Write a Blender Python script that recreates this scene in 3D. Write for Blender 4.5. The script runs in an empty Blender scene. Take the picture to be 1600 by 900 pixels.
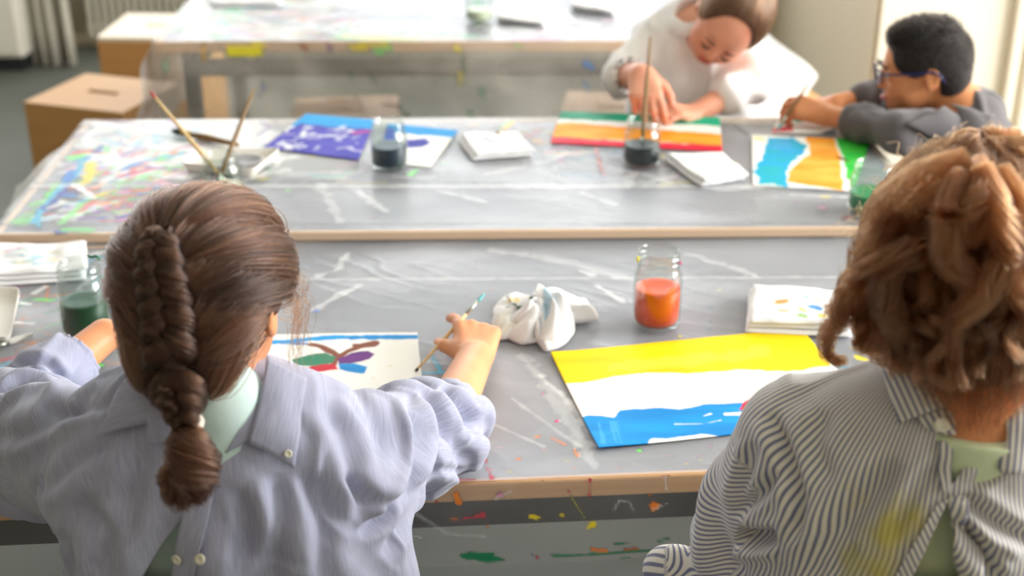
import bpy, bmesh, math, random
import numpy as np
from mathutils import Vector, Matrix
from mathutils.bvhtree import BVHTree
PI = math.pi
S = bpy.context.scene
COL = S.collection
rs = np.random.RandomState(7)
random.seed(7)

# ---------------------------------------------------------------- camera, world, light, exposure
FPX, PITCH, CAMZ = 2150.0, 25.0, 1.72
cam = bpy.data.cameras.new('camera'); camo = bpy.data.objects.new('camera', cam); COL.objects.link(camo)
camo.location = (0, 0, CAMZ); camo.rotation_euler = (math.radians(90 - PITCH), 0, 0)
cam.sensor_width = 36; cam.lens = FPX / 1600 * 36; cam.clip_start = .05
cam.dof.use_dof = True; cam.dof.focus_distance = 1.68; cam.dof.aperture_fstop = 3.5
S.camera = camo
S.view_settings.view_transform = 'Standard'; S.view_settings.look = 'None'
S.view_settings.gamma = 1; S.view_settings.use_curve_mapping = False
S.view_settings.exposure = 0.22
w = bpy.data.worlds.new('World'); S.world = w; w.use_nodes = True
bg = w.node_tree.nodes['Background']
bg.inputs[0].default_value = (.93, .96, 1.0, 1); bg.inputs[1].default_value = 1.5
def lamp(name, kind, loc, target, energy, color, size):
    l = bpy.data.lights.new(name, kind); l.energy = energy; l.color = color
    if kind == 'SUN': l.angle = size
    else: l.shape = 'RECTANGLE'; l.size, l.size_y = size
    o = bpy.data.objects.new(name, l); COL.objects.link(o); o.location = loc
    o.rotation_euler = (Vector(target) - Vector(loc)).to_track_quat('-Z', 'Y').to_euler()
    return o
for x_ in (-2.3, .15, 2.6): lamp('window_daylight', 'AREA', (x_, 6.4, 1.93), (x_, 0, 1.5), 38, (.97, .985, 1), (2.1, 1.85))
lamp('window_daylight', 'AREA', (4.85, 2.3, 2.05), (0, 2.1, .9), 385, (1, .985, .96), (3.4, 1.9))

# ---------------------------------------------------------------- helpers
cP, sP = math.cos(math.radians(PITCH)), math.sin(math.radians(PITCH))
def ray(px, py):
    x = (px - 800) / FPX; y = (450 - py) / FPX
    return np.array([x, cP + y * sP, -sP + y * cP])
def TP(px, py, z):
    d = ray(px, py); t = (z - CAMZ) / d[2]; return np.array([0, 0, CAMZ]) + d * t
def AT(px, py, y):
    d = ray(px, py); return np.array([0, 0, CAMZ]) + d * (y / d[1])
def lin(c):
    c = np.asarray(c, float) / 255.
    return np.where(c <= .04045, c / 12.92, ((c + .055) / 1.055) ** 2.4)
def L4(r, g, b): return (*[float(v) for v in lin((r, g, b))], 1.0)
def nrm(v): v = np.asarray(v, float); return v / (np.linalg.norm(v, axis=-1, keepdims=True) + 1e-12)
_lat = np.random.RandomState(3).rand(32, 32, 32).astype(np.float32) * 2 - 1
def noise3(P, f=1.0, off=0.0):
    Q = np.asarray(P, np.float32) * f + 57.3 + off
    i = np.floor(Q).astype(int); t = Q - i; t = t * t * (3 - 2 * t)
    i &= 31; j = (i + 1) & 31
    def g(a, b, c): return _lat[a[..., 0], b[..., 1], c[..., 2]]
    x, y, z = t[..., 0], t[..., 1], t[..., 2]
    c00 = g(i, i, i) * (1 - x) + g(j, i, i) * x; c10 = g(i, j, i) * (1 - x) + g(j, j, i) * x
    c01 = g(i, i, j) * (1 - x) + g(j, i, j) * x; c11 = g(i, j, j) * (1 - x) + g(j, j, j) * x
    return (c00 * (1 - y) + c10 * y) * (1 - z) + (c01 * (1 - y) + c11 * y) * z
def fbm(P, f, o=3, off=0.0):
    s = 0; a = 1.0; n = 0
    for k in range(o): s = s + a * noise3(P, f * 2 ** k, off + k * 11.7); n += a; a *= .5
    return s / n
def fbm2(XY, f, o=3, off=0.0):
    P = np.zeros((len(XY), 3)); P[:, :2] = XY; return fbm(P, f, o, off)

# ---- materials
M = {}
def mat(name, base=(200, 200, 200), rough=.5, attr=None, noise=None, bump=None, spec=.5, sss=0, sheen=0, trans=0, ior=1.45, metal=0, coat=0):
    m = bpy.data.materials.new(name); m.use_nodes = True; nt = m.node_tree; N = nt.nodes; K = nt.links
    b = N['Principled BSDF']; M[name] = m
    b.inputs['Base Color'].default_value = L4(*base); b.inputs['Roughness'].default_value = rough
    b.inputs['Specular IOR Level'].default_value = spec; b.inputs['IOR'].default_value = ior
    b.inputs['Metallic'].default_value = metal; b.inputs['Transmission Weight'].default_value = trans
    b.inputs['Coat Weight'].default_value = coat
    if sss:
        b.inputs['Subsurface Weight'].default_value = sss; b.inputs['Subsurface Radius'].default_value = (1, .35, .2)
        b.inputs['Subsurface Scale'].default_value = .012
    if sheen: b.inputs['Sheen Weight'].default_value = sheen
    src = None
    if attr:
        a = N.new('ShaderNodeAttribute'); a.attribute_name = attr; src = a.outputs['Color']
    co = N.new('ShaderNodeTexCoord').outputs['Object']
    if noise:   # (scale xyz or float, amount, colour2)
        sc, amt, c2 = noise
        mp = N.new('ShaderNodeMapping'); K.new(co, mp.inputs[0])
        if not isinstance(sc, (int, float)): mp.inputs['Scale'].default_value = sc; sc = 1
        n = N.new('ShaderNodeTexNoise'); n.inputs['Scale'].default_value = sc; n.inputs['Detail'].default_value = 5; K.new(mp.outputs[0], n.inputs[0])
        r = N.new('ShaderNodeMapRange'); r.inputs[1].default_value = .35; r.inputs[2].default_value = .65; r.inputs[4].default_value = amt; K.new(n.outputs[0], r.inputs[0])
        mx = N.new('ShaderNodeMix'); mx.data_type = 'RGBA'; K.new(r.outputs[0], mx.inputs[0])
        if src: K.new(src, mx.inputs[6])
        else: mx.inputs[6].default_value = L4(*base)
        mx.inputs[7].default_value = L4(*c2); src = mx.outputs[2]
    if src: K.new(src, b.inputs['Base Color'])
    if bump:    # (scale, strength, distance)
        sc, st, di = bump
        mp = N.new('ShaderNodeMapping'); K.new(co, mp.inputs[0])
        if not isinstance(sc, (int, float)): mp.inputs['Scale'].default_value = sc; sc = 1
        n = N.new('ShaderNodeTexNoise'); n.inputs['Scale'].default_value = sc; n.inputs['Detail'].default_value = 4; K.new(mp.outputs[0], n.inputs[0])
        bp = N.new('ShaderNodeBump'); bp.inputs['Strength'].default_value = st; bp.inputs['Distance'].default_value = di
        K.new(n.outputs[0], bp.inputs['Height']); K.new(bp.outputs[0], b.inputs['Normal'])
    return m
def film_mat(name, fac=.3, tint=(232, 235, 243), rough=.22, cloud=.18, attr=True):
    """clear polythene: mostly see-through, milky where it is creased; paint dried on it is opaque"""
    m = bpy.data.materials.new(name); m.use_nodes = True; nt = m.node_tree; N = nt.nodes; K = nt.links; M[name] = m
    b = N['Principled BSDF']; b.inputs['Base Color'].default_value = L4(*tint); b.inputs['Roughness'].default_value = rough
    out = N['Material Output']
    co = N.new('ShaderNodeTexCoord').outputs['Object']
    mp = N.new('ShaderNodeMapping'); mp.inputs['Scale'].default_value = (1.6, 3.2, 3); mp.inputs['Rotation'].default_value = (0, 0, .5); K.new(co, mp.inputs[0])
    n = N.new('ShaderNodeTexNoise'); n.inputs['Scale'].default_value = 1.6; n.inputs['Detail'].default_value = 4; n.inputs['Distortion'].default_value = .4; K.new(mp.outputs[0], n.inputs[0])
    r = N.new('ShaderNodeMapRange'); r.inputs[1].default_value = .42; r.inputs[2].default_value = .72
    r.inputs[3].default_value = fac; r.inputs[4].default_value = fac + cloud; K.new(n.outputs[0], r.inputs[0])
    tr = N.new('ShaderNodeBsdfTransparent'); tr.inputs[0].default_value = (.97, .975, .98, 1)
    mx = N.new('ShaderNodeMixShader'); K.new(r.outputs[0], mx.inputs[0]); K.new(tr.outputs[0], mx.inputs[1]); K.new(b.outputs[0], mx.inputs[2])
    bp = N.new('ShaderNodeBump'); bp.inputs['Strength'].default_value = .5; bp.inputs['Distance'].default_value = .006
    K.new(n.outputs[0], bp.inputs['Height']); K.new(bp.outputs[0], b.inputs['Normal'])
    last = mx.outputs[0]
    if attr:
        a = N.new('ShaderNodeAttribute'); a.attribute_name = 'Col'
        p = N.new('ShaderNodeBsdfPrincipled'); p.inputs['Roughness'].default_value = .45; K.new(a.outputs['Color'], p.inputs['Base Color'])
        m2 = N.new('ShaderNodeMixShader'); K.new(a.outputs['Alpha'], m2.inputs[0]); K.new(last, m2.inputs[1]); K.new(p.outputs[0], m2.inputs[2]); last = m2.outputs[0]
    K.new(last, out.inputs[0])
    return m
def glass_mat(name, tint=(.93, .96, .95)):
    m = bpy.data.materials.new(name); m.use_nodes = True; nt = m.node_tree; N = nt.nodes; K = nt.links; M[name] = m
    N.remove(N['Principled BSDF'])
    tr = N.new('ShaderNodeBsdfTransparent'); tr.inputs[0].default_value = (*tint, 1)
    gl = N.new('ShaderNodeBsdfGlossy'); gl.inputs['Roughness'].default_value = .05
    lw = N.new('ShaderNodeLayerWeight'); lw.inputs[0].default_value = .18
    r = N.new('ShaderNodeMapRange'); r.inputs[3].default_value = .015; r.inputs[4].default_value = .6; K.new(lw.outputs['Facing'], r.inputs[0])
    mx = N.new('ShaderNodeMixShader'); K.new(r.outputs[0], mx.inputs[0]); K.new(tr.outputs[0], mx.inputs[1]); K.new(gl.outputs[0], mx.inputs[2])
    K.new(mx.outputs[0], N['Material Output'].inputs[0])
    return m
def hair_mat(name, col, rough=.32):
    m = bpy.data.materials.new(name); m.use_nodes = True; nt = m.node_tree; N = nt.nodes; K = nt.links; M[name] = m
    N.remove(N['Principled BSDF'])
    h = N.new('ShaderNodeBsdfHairPrincipled'); h.parametrization = 'COLOR'; h.inputs['Color'].default_value = L4(*col)
    h.inputs['Roughness'].default_value = rough; h.inputs['Radial Roughness'].default_value = .5
    h.inputs['Random Roughness'].default_value = .2
    at = N.new('ShaderNodeAttribute'); at.attribute_name = 'tone'
    hs = N.new('ShaderNodeHueSaturation'); hs.inputs['Color'].default_value = L4(*col); K.new(at.outputs['Fac'], hs.inputs['Value'])
    K.new(hs.outputs[0], h.inputs['Color'])
    K.new(h.outputs[0], N['Material Output'].inputs[0])
    return m

# ---- objects
def tag(o, label=None, cat=None, group=None, kind=None):
    if label: o['label'] = label
    if cat: o['category'] = cat
    if group: o['group'] = group
    if kind: o['kind'] = kind
    return o
def empty(name, loc=(0, 0, 0), rz=0, **k):
    o = bpy.data.objects.new(name, None); COL.objects.link(o); o.location = loc; o.rotation_euler = (0, 0, rz)
    o.empty_display_size = .05; tag(o, **k); return o
def adopt(o, parent, world=False):
    """parent o; world=True keeps mesh coordinates written in world space"""
    if parent is None: return o
    o.parent = parent
    if world:
        root = parent
        mw = Matrix.Identity(4); chain = []
        while root is not None: chain.append(root); root = root.parent
        for r in reversed(chain): mw = mw @ (r.matrix_parent_inverse if r.parent else Matrix.Identity(4)) @ r.matrix_basis
        o.matrix_parent_inverse = mw.inverted()
    return o
def mk(name, V, Fc, material, parent=None, smooth=True, cols=None, world=False, attrs=None):
    me = bpy.data.meshes.new(name); V = np.asarray(V, np.float32)
    if isinstance(Fc, np.ndarray):
        nf, k = Fc.shape; me.vertices.add(len(V)); me.vertices.foreach_set('co', V.ravel())
        me.loops.add(nf * k); me.loops.foreach_set('vertex_index', Fc.astype(np.int32).ravel())
        me.polygons.add(nf); me.polygons.foreach_set('loop_start', np.arange(0, nf * k, k, dtype=np.int32))
        me.update(calc_edges=True)
    else: me.from_pydata([tuple(map(float, v)) for v in V], [], [tuple(map(int, f)) for f in Fc]); me.update()
    me.validate()
    me.polygons.foreach_set('use_smooth', [smooth] * len(me.polygons))
    if cols is not None:
        a = me.color_attributes.new('Col', 'FLOAT_COLOR', 'POINT'); a.data.foreach_set('color', np.asarray(cols, np.float32).ravel())
    for n_, v_ in (attrs or {}).items():
        a = me.attributes.new(n_, 'FLOAT', 'POINT'); a.data.foreach_set('value', np.asarray(v_, np.float32))
    if isinstance(material, str): material = M[material]
    me.materials.append(material)
    o = bpy.data.objects.new(name, me); COL.objects.link(o); return adopt(o, parent, world)
def bm_obj(name, bm, material, parent=None, smooth=False, world=False, bevel=0):
    me = bpy.data.meshes.new(name)
    if bevel: bmesh.ops.bevel(bm, geom=list(bm.edges), offset=bevel, segments=2, affect='EDGES', profile=.6)
    bmesh.ops.recalc_face_normals(bm, faces=bm.faces); bm.to_mesh(me); bm.free()
    if smooth: me.polygons.foreach_set('use_smooth', [True] * len(me.polygons))
    me.materials.append(M[material] if isinstance(material, str) else material)
    o = bpy.data.objects.new(name, me); COL.objects.link(o); return adopt(o, parent, world)
def add_box(bm, lo, hi, mtx=None):
    r = bmesh.ops.create_cube(bm, size=1); lo, hi = Vector(lo), Vector(hi)
    for v in r['verts']:
        v.co = Vector(((v.co.x + .5) * (hi.x - lo.x) + lo.x, (v.co.y + .5) * (hi.y - lo.y) + lo.y, (v.co.z + .5) * (hi.z - lo.z) + lo.z))
        if mtx: v.co = mtx @ v.co
def box(name, lo, hi, material, parent=None, bevel=.002, world=False):
    bm = bmesh.new(); add_box(bm, lo, hi); return bm_obj(name, bm, material, parent, bevel=bevel, world=world)
def grid_faces(nu, nv):
    i = np.arange(nu - 1)[:, None] * nv + np.arange(nv - 1)[None]
    return np.stack([i, i + nv, i + nv + 1, i + 1], -1).reshape(-1, 4)
def lathe(prof, n=40):
    prof = np.asarray(prof, float); a = np.linspace(0, 2 * PI, n, endpoint=False)
    V = np.stack([prof[:, 0][:, None] * np.cos(a), prof[:, 0][:, None] * np.sin(a), np.repeat(prof[:, 1][:, None], n, 1)], -1).reshape(-1, 3)
    F_ = []
    for i in range(len(prof) - 1):
        for j in range(n): F_.append((i * n + j, i * n + (j + 1) % n, (i + 1) * n + (j + 1) % n, (i + 1) * n + j))
    return V, np.array(F_)
def tube(pts, rad, n=8):
    """closed tapering tube through pts"""
    pts = np.asarray(pts, float); rad = np.broadcast_to(rad, (len(pts),)); T = nrm(np.gradient(pts, axis=0))
    up = np.array([0, 0, 1.]) if abs(T[0][2]) < .9 else np.array([1., 0, 0]); V = []
    for p, t, r in zip(pts, T, rad):
        s = nrm(np.cross(t, up)); u = np.cross(s, t); up = u
        a = np.linspace(0, 2 * PI, n, endpoint=False); V.append(p + r * (np.cos(a)[:, None] * s + np.sin(a)[:, None] * u))
    V = np.concatenate(V); F_ = []
    for i in range(len(pts) - 1):
        for j in range(n): F_.append((i * n + j, i * n + (j + 1) % n, (i + 1) * n + (j + 1) % n, (i + 1) * n + j))
    F_.append(tuple(range(n))[::-1]); F_.append(tuple(range((len(pts) - 1) * n, len(pts) * n)))
    return V, F_
def solid(o, t, offset=-1):
    md = o.modifiers.new('thickness', 'SOLIDIFY'); md.thickness = t; md.offset = offset; return o
def copy_tree(o, parent=None):
    c = o.copy(); COL.objects.link(c)
    if parent: c.parent = parent
    for ch in [x for x in COL.objects if x.parent == o]: copy_tree(ch, c)
    return c

# ---- painting on a fine grid: the canvas holds a colour and an opacity for each vertex
class Canvas:
    def __init__(s, XY, z, base=(0, 0, 0), alpha=0.0):
        s.P = np.asarray(XY, float)[:, :2]; s.z = z; n = len(s.P); s.C = np.zeros((n, 4)); s.C[:, :3] = lin(base); s.C[:, 3] = alpha
    def w(s, pts): return np.array([TP(p[0], p[1], s.z)[:2] for p in pts])
    def put(s, m, col, idx=None):
        idx = slice(None) if idx is None else idx
        m = np.clip(m, 0, 1)[:, None]; c = s.C[idx]; a = c[:, 3:]
        na = m + a * (1 - m); rgb = (lin(col) * m + c[:, :3] * a * (1 - m)) / np.maximum(na, 1e-6)
        s.C[idx] = np.concatenate([rgb, na], 1)
    def near(s, A, pad):
        lo = A.min(0) - pad; hi = A.max(0) + pad
        return np.nonzero(((s.P > lo) & (s.P < hi)).all(1))[0]
    def dist(s, Q, A, closed=False):
        d = np.full(len(Q), 9.0); B = np.roll(A, -1, 0) if closed else A[1:]; A_ = A if closed else A[:-1]
        for a, b in zip(A_, B):
            ab = b - a; t = np.clip(((Q - a) @ ab) / (ab @ ab + 1e-12), 0, 1); d = np.minimum(d, np.linalg.norm(Q - a - t[:, None] * ab, axis=1))
        return d
    def stroke(s, pts, width, col, rag=.3, op=1.0, world=False, soft=.002, dry=0, f=60, off=0):
        A = np.asarray(pts, float) if world else s.w(pts)
        if len(A) == 1: A = np.vstack([A, A + 1e-4])
        idx = s.near(A, width * 1.5 + .01)
        if not len(idx): return
        Q = s.P[idx]; n = fbm2(Q, f, 2, off)
        d = s.dist(Q, A); m = np.clip((width * .5 * (1 + rag * 2 * n) - d) / soft + .5, 0, 1)
        if dry:
            t = nrm(A[-1] - A[0]); R = np.stack([Q @ t * .15, Q @ np.array([-t[1], t[0]])], 1); m = m * np.clip(1.1 - dry * (1 + 2.2 * fbm2(R, 160, 2, off + 5)), 0, 1)
        s.put(m * op, col, idx)
    def poly(s, pts, col, rag=.004, op=1.0, f=40, soft=.002, tone=0.0, col2=None, world=False, off=0, tf=(18, 45)):
        A = np.asarray(pts, float) if world else s.w(pts); idx = s.near(A, .03)
        if not len(idx): return
        Q = s.P[idx]; Qn = Q + rag * np.stack([fbm2(Q, f, 3, 1 + off), fbm2(Q, f, 3, 9 + off)], 1) * 2
        d = s.dist(Qn, A, True); ins = np.zeros(len(Q), bool); j = len(A) - 1
        for i in range(len(A)):
            yi, yj = A[i, 1], A[j, 1]
            c = ((yi > Qn[:, 1]) != (yj > Qn[:, 1])) & (Qn[:, 0] < (A[j, 0] - A[i, 0]) * (Qn[:, 1] - yi) / (yj - yi + 1e-12) + A[i, 0]); ins ^= c; j = i
        m = np.clip(np.where(ins, d, -d) / soft + .5, 0, 1) * op
        s.put(m, col, idx)
        if col2 is not None:
            t = np.clip(.5 + 1.6 * fbm2(Q * np.array(tf) / 30., 30, 4, 21 + off), 0, 1) * tone; s.put(m * t, col2, idx)

# ---- signed-distance modelling for bodies and clothes
def cap(a, b, ra, rb=None, k=.02, sub=False): return ('c', np.array(a, float), np.array(b, float), ra, ra if rb is None else rb, k, sub)
def ell(c, r, R=None, k=.02, sub=False): return ('e', np.array(c, float), np.array(r, float), np.eye(3) if R is None else R, 0, k, sub)
def rbox(c, r, R=None, rnd=.01, k=.01, sub=False): return ('b', np.array(c, float), np.array(r, float), np.eye(3) if R is None else R, rnd, k, sub)
def prim_sdf(p, X):
    t = p[0]
    if t == 'c':
        _, a, b, ra, rb, k, sub = p; ab = b - a; h = np.clip(((X - a) @ ab) / (ab @ ab + 1e-12), 0, 1)
        return np.linalg.norm(X - a - h[..., None] * ab, axis=-1) - (ra + (rb - ra) * h)
    _, c, r, R, rnd, k, sub = p; Y = (X - c) @ R
    if t == 'e':
        k0 = np.linalg.norm(Y / r, axis=-1); k1 = np.linalg.norm(Y / r ** 2, axis=-1) + 1e-9; return k0 * (k0 - 1) / k1
    q = np.abs(Y) - (r - rnd); return np.linalg.norm(np.maximum(q, 0), axis=-1) + np.minimum(q.max(-1), 0) - rnd
def prim_box(p, pad):
    if p[0] == 'c': lo = np.minimum(p[1] - p[3], p[2] - p[4]); hi = np.maximum(p[1] + p[3], p[2] + p[4])
    else: e = np.abs(p[3]) @ p[2]; lo, hi = p[1] - e, p[1] + e
    return lo - pad, hi + pad
def sdf_mesh(prims, vox, clip=None):
    lo = np.min([prim_box(p, .02)[0] for p in prims if not p[-1]], 0); hi = np.max([prim_box(p, .02)[1] for p in prims if not p[-1]], 0)
    if clip: lo = np.maximum(lo, clip[0]); hi = np.minimum(hi, clip[1])
    n = np.ceil((hi - lo) / vox).astype(int) + 1; D = np.full(n, .2, np.float32)
    ax = [lo[i] + vox * np.arange(n[i]) for i in range(3)]
    for p in prims:
        k = p[-2]; a, b = prim_box(p, max(k, 3 * vox) + .005)
        i0 = np.clip(np.floor((a - lo) / vox).astype(int), 0, n); i1 = np.clip(np.ceil((b - lo) / vox).astype(int) + 1, 0, n)
        if (i1 <= i0).any(): continue
        X = np.stack(np.meshgrid(*[ax[i][i0[i]:i1[i]].astype(np.float32) for i in range(3)], indexing='ij'), -1)
        d = prim_sdf(p, X).astype(np.float32); W = D[i0[0]:i1[0], i0[1]:i1[1], i0[2]:i1[2]]
        if p[-1]: h = np.maximum(k - np.abs(W + d), 0) / max(k, 1e-6); W[...] = np.maximum(W, -d) + h * h * k * .25
        else: h = np.maximum(k - np.abs(W - d), 0) / max(k, 1e-6); W[...] = np.minimum(W, d) - h * h * k * .25
    D[0], D[-1], D[:, 0], D[:, -1], D[:, :, 0], D[:, :, -1] = (.2,) * 6
    ins = D < 0; c = [slice(0, -1), slice(1, None)]
    cnt = sum(ins[c[i], c[j], c[k]].astype(np.int8) for i in (0, 1) for j in (0, 1) for k in (0, 1))
    act = (cnt > 0) & (cnt < 8); cells = np.argwhere(act); idm = np.full(act.shape, -1, np.int64); idm[act] = np.arange(len(cells))
    acc = np.zeros((len(cells), 3)); num = np.zeros(len(cells))
    for axis in range(3):
        for u in (0, 1):
            for v in (0, 1):
                o0 = np.zeros(3, int); oth = [x for x in range(3) if x != axis]; o0[oth[0]] = u; o0[oth[1]] = v; o1 = o0.copy(); o1[axis] = 1
                A = cells + o0; B = cells + o1; da = D[A[:, 0], A[:, 1], A[:, 2]]; db = D[B[:, 0], B[:, 1], B[:, 2]]
                m = (da < 0) != (db < 0); t = np.where(m, da / np.where(m, da - db, 1), 0)
                pt = np.repeat(o0[None].astype(float), len(cells), 0); pt[:, axis] += t; acc[m] += pt[m]; num[m] += 1
    V = lo + vox * (cells + acc / num[:, None]); Fs = []
    for axis in range(3):
        u, v = [x for x in range(3) if x != axis]
        sl0 = [slice(None)] * 3; sl1 = [slice(None)] * 3; sl0[axis] = slice(0, -1); sl1[axis] = slice(1, None)
        a = ins[tuple(sl0)]; b = ins[tuple(sl1)]
        for up in (True, False):
            E_ = np.argwhere((a & ~b) if up else (~a & b)); E_ = E_[(E_[:, u] > 0) & (E_[:, v] > 0)]
            if not len(E_): continue
            q = []
            for du, dv in ((0, 0), (1, 0), (1, 1), (0, 1)):
                t = E_.copy(); t[:, u] -= du; t[:, v] -= dv; ok = (t < np.array(idm.shape)).all(1); t = np.minimum(t, np.array(idm.shape) - 1); q.append(np.where(ok, idm[t[:, 0], t[:, 1], t[:, 2]], -1))
            q = np.stack(q, 1); q = q[(q >= 0).all(1)]
            flip = up if axis != 1 else not up
            Fs.append(q if flip else q[:, ::-1])
    return V, np.concatenate(Fs)
def vnormals(V, Fc):
    n = np.cross(V[Fc[:, 2]] - V[Fc[:, 0]], V[Fc[:, 3]] - V[Fc[:, 1]]); N_ = np.zeros_like(V)
    for i in range(4): np.add.at(N_, Fc[:, i], n)
    return nrm(N_)
def relax(V, Fc, it=3, lam=.5):
    for _ in range(it):
        A = np.zeros_like(V); c = np.zeros(len(V))
        for i in range(4):
            a, b = Fc[:, i], Fc[:, (i + 1) % 4]; np.add.at(A, a, V[b]); np.add.at(A, b, V[a]); np.add.at(c, a, 1); np.add.at(c, b, 1)
        V = V + lam * (A / c[:, None] - V)
    return V
def basis(fwd, up):
    """columns: right(x), forward(y), up(z) of a local frame"""
    f = nrm(fwd); r = nrm(np.cross(f, up)); u = np.cross(r, f); return np.stack([r, f, u], 1)

# ---------------------------------------------------------------- materials
mat('floor_paint', (108, 112, 106), .5, noise=(2.2, .5, (92, 96, 90)), bump=(90, .15, .002), spec=.25)
mat('wall_plaster', (176, 166, 146), .8, noise=(3, .3, (160, 151, 133)), bump=(60, .2, .002))
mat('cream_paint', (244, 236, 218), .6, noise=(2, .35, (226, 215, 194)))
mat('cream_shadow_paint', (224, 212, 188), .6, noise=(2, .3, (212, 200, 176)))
mat('pale_wood_edge', (232, 204, 176), .45, noise=((3, 30, 60), .4, (222, 188, 156)))
mat('white_paint', (240, 238, 228), .5, noise=(3, .3, (226, 224, 214)))
mat('radiator_paint', (226, 222, 206), .4, noise=(5, .2, (190, 186, 170)))
mat('curtain_cloth', (206, 203, 190), .9, noise=((8, 8, 1), .4, (160, 157, 146)))
mat('plywood', (214, 164, 104), .5, noise=((3, 3, 22), .5, (196, 144, 86)), bump=((4, 4, 60), .2, .001))
mat('pale_plywood', (240, 226, 205), .4, noise=(5, .3, (228, 212, 188)))
mat('wood_edge', (222, 176, 128), .45, noise=((3, 30, 60), .5, (204, 152, 100)), bump=((4, 80, 80), .25, .001))
mat('grey_laminate', (120, 122, 131), .4, noise=(6, .3, (108, 110, 119)))
mat('dark_steel', (52, 56, 62), .4, metal=.3)
mat('brown_card', (176, 134, 100), .7, noise=(6, .4, (150, 112, 84)))
film_mat('table_film', .21, cloud=.24)
film_mat('skirt_film', .13, cloud=.12, tint=(205, 203, 200))
film_mat('white_hanging_film', .52, cloud=.2, tint=(248, 249, 250))
film_mat('hanging_film', .26, cloud=.2, tint=(236, 228, 216))
glass_mat('jar_glass'); glass_mat('spectacle_glass', (.8, .84, .92))

# ---------------------------------------------------------------- the room
def struct(o): o['kind'] = 'structure'; return o
struct(box('floor', (-6, -2.5, -.1), (5, 7.2, 0), 'floor_paint', bevel=0))
wb = empty('wall_back', (0, 6.45, 0), kind='structure')
box('wall_parapet', (-6, 0, 0), (5, .25, .95), 'wall_plaster', wb, bevel=0)
box('wall_lintel', (-6, 0, 2.9), (5, .25, 3.3), 'wall_plaster', wb, bevel=0)
for x in (-6, -3.6, -1.2, 1.3, 3.7): box('wall_pier', (x, 0, .95), (x + .28, .25, 2.9), 'wall_plaster', wb, bevel=0)
for n, x in enumerate((-3.32, -.92, 1.58)):
    wd = empty('window_%d' % (n + 1), (x, 6.5, .95), kind='structure'); W_ = 2.1 if x < 0 else 2.12
    box('window_sill', (-.02, -.12, -.02), (W_ + .02, .18, .02), 'white_paint', wd)
    for a, b in (((0, 0, .02), (W_, .06, .08)), ((0, 0, 1.88), (W_, .06, 1.95)), ((0, 0, .08), (.06, .06, 1.88)), ((W_ - .06, 0, .08), (W_, .06, 1.88)), ((W_ / 2 - .03, 0, .08), (W_ / 2 + .03, .06, 1.88))):
        box('window_frame', a, b, 'white_paint', wd)
# the pier that comes forward on the right: cream face, flank coloured darker for its shaded side
wr = empty('wall_right', (1.235, 4.55, 0), kind='structure')
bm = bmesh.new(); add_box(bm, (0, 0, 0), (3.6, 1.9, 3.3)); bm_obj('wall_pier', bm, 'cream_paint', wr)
box('wall_flank_shade', (-.012, .02, 0), (-.002, 1.9, 3.3), 'cream_shadow_paint', wr, bevel=0)
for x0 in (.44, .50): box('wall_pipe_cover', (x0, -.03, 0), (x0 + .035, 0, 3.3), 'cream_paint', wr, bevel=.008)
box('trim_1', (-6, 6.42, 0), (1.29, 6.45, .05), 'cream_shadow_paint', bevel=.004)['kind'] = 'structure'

struct(box('wall_front', (-6, -2.6, 0), (5, -2.5, 3.3), 'wall_plaster', bevel=0))
struct(box('wall_left', (-6.1, -2.5, 0), (-6, 6.7, 3.3), 'wall_plaster', bevel=0))
struct(box('wall_east', (5, -2.5, 0), (5.1, 4.6, .9), 'wall_plaster', bevel=0))
struct(box('ceiling', (-6.1, -2.6, 3.3), (5, 6.7, 3.4), 'white_paint', bevel=0))
# radiator under the window, far left
rd = empty('radiator', (-1.96, 6.28, .07), label='cream ribbed radiator low on the far wall at top left', cat='radiator')
for k in range(26): box('radiator_fin', (k * .036, 0, 0), (k * .036 + .020, .09, .62), 'radiator_paint', rd, bevel=.008)
for z in (.02, .57): box('radiator_pipe', (-.02, .02, z), (.95, .07, z + .04), 'radiator_paint', rd, bevel=.01)
for x in (.05, .85): box('radiator_foot', (x, .02, -.07), (x + .03, .07, .02), 'radiator_paint', rd, bevel=.004)
# low white cabinet at the left frame edge and a hanging curtain beside it
cb = empty('low_cabinet', (-3.19, 5.95, 0), label='low white cabinet on dark plinth at the far left edge', cat='cabinet')
box('cabinet_body', (0, 0, .07), (1.03, .42, .8), 'white_paint', cb, bevel=.006)
box('cabinet_plinth', (.02, .04, 0), (1.01, .4, .07), 'dark_steel', cb)
for x in (.01, .52): box('door', (x, -.018, .09), (x + .5, 0, .78), 'white_paint', cb, bevel=.003)
n_ = 90; u_ = np.linspace(0, 1, n_); zz = np.linspace(.01, 1.9, 12)
X_, Z_ = np.meshgrid(u_, zz, indexing='ij')
Vc = np.stack([-2.15 + .19 * X_ - .02 * Z_, 6.05 + .022 * np.sin(X_ * 20) * (1.2 - .3 * Z_) + .02 * np.sin(X_ * 11), Z_], -1).reshape(-1, 3)
cu = solid(mk('curtain', Vc, grid_faces(n_, 12), 'curtain_cloth'), .004)
tag(cu, 'grey-beige floor-length curtain between white cabinet and radiator', 'curtain')

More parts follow.
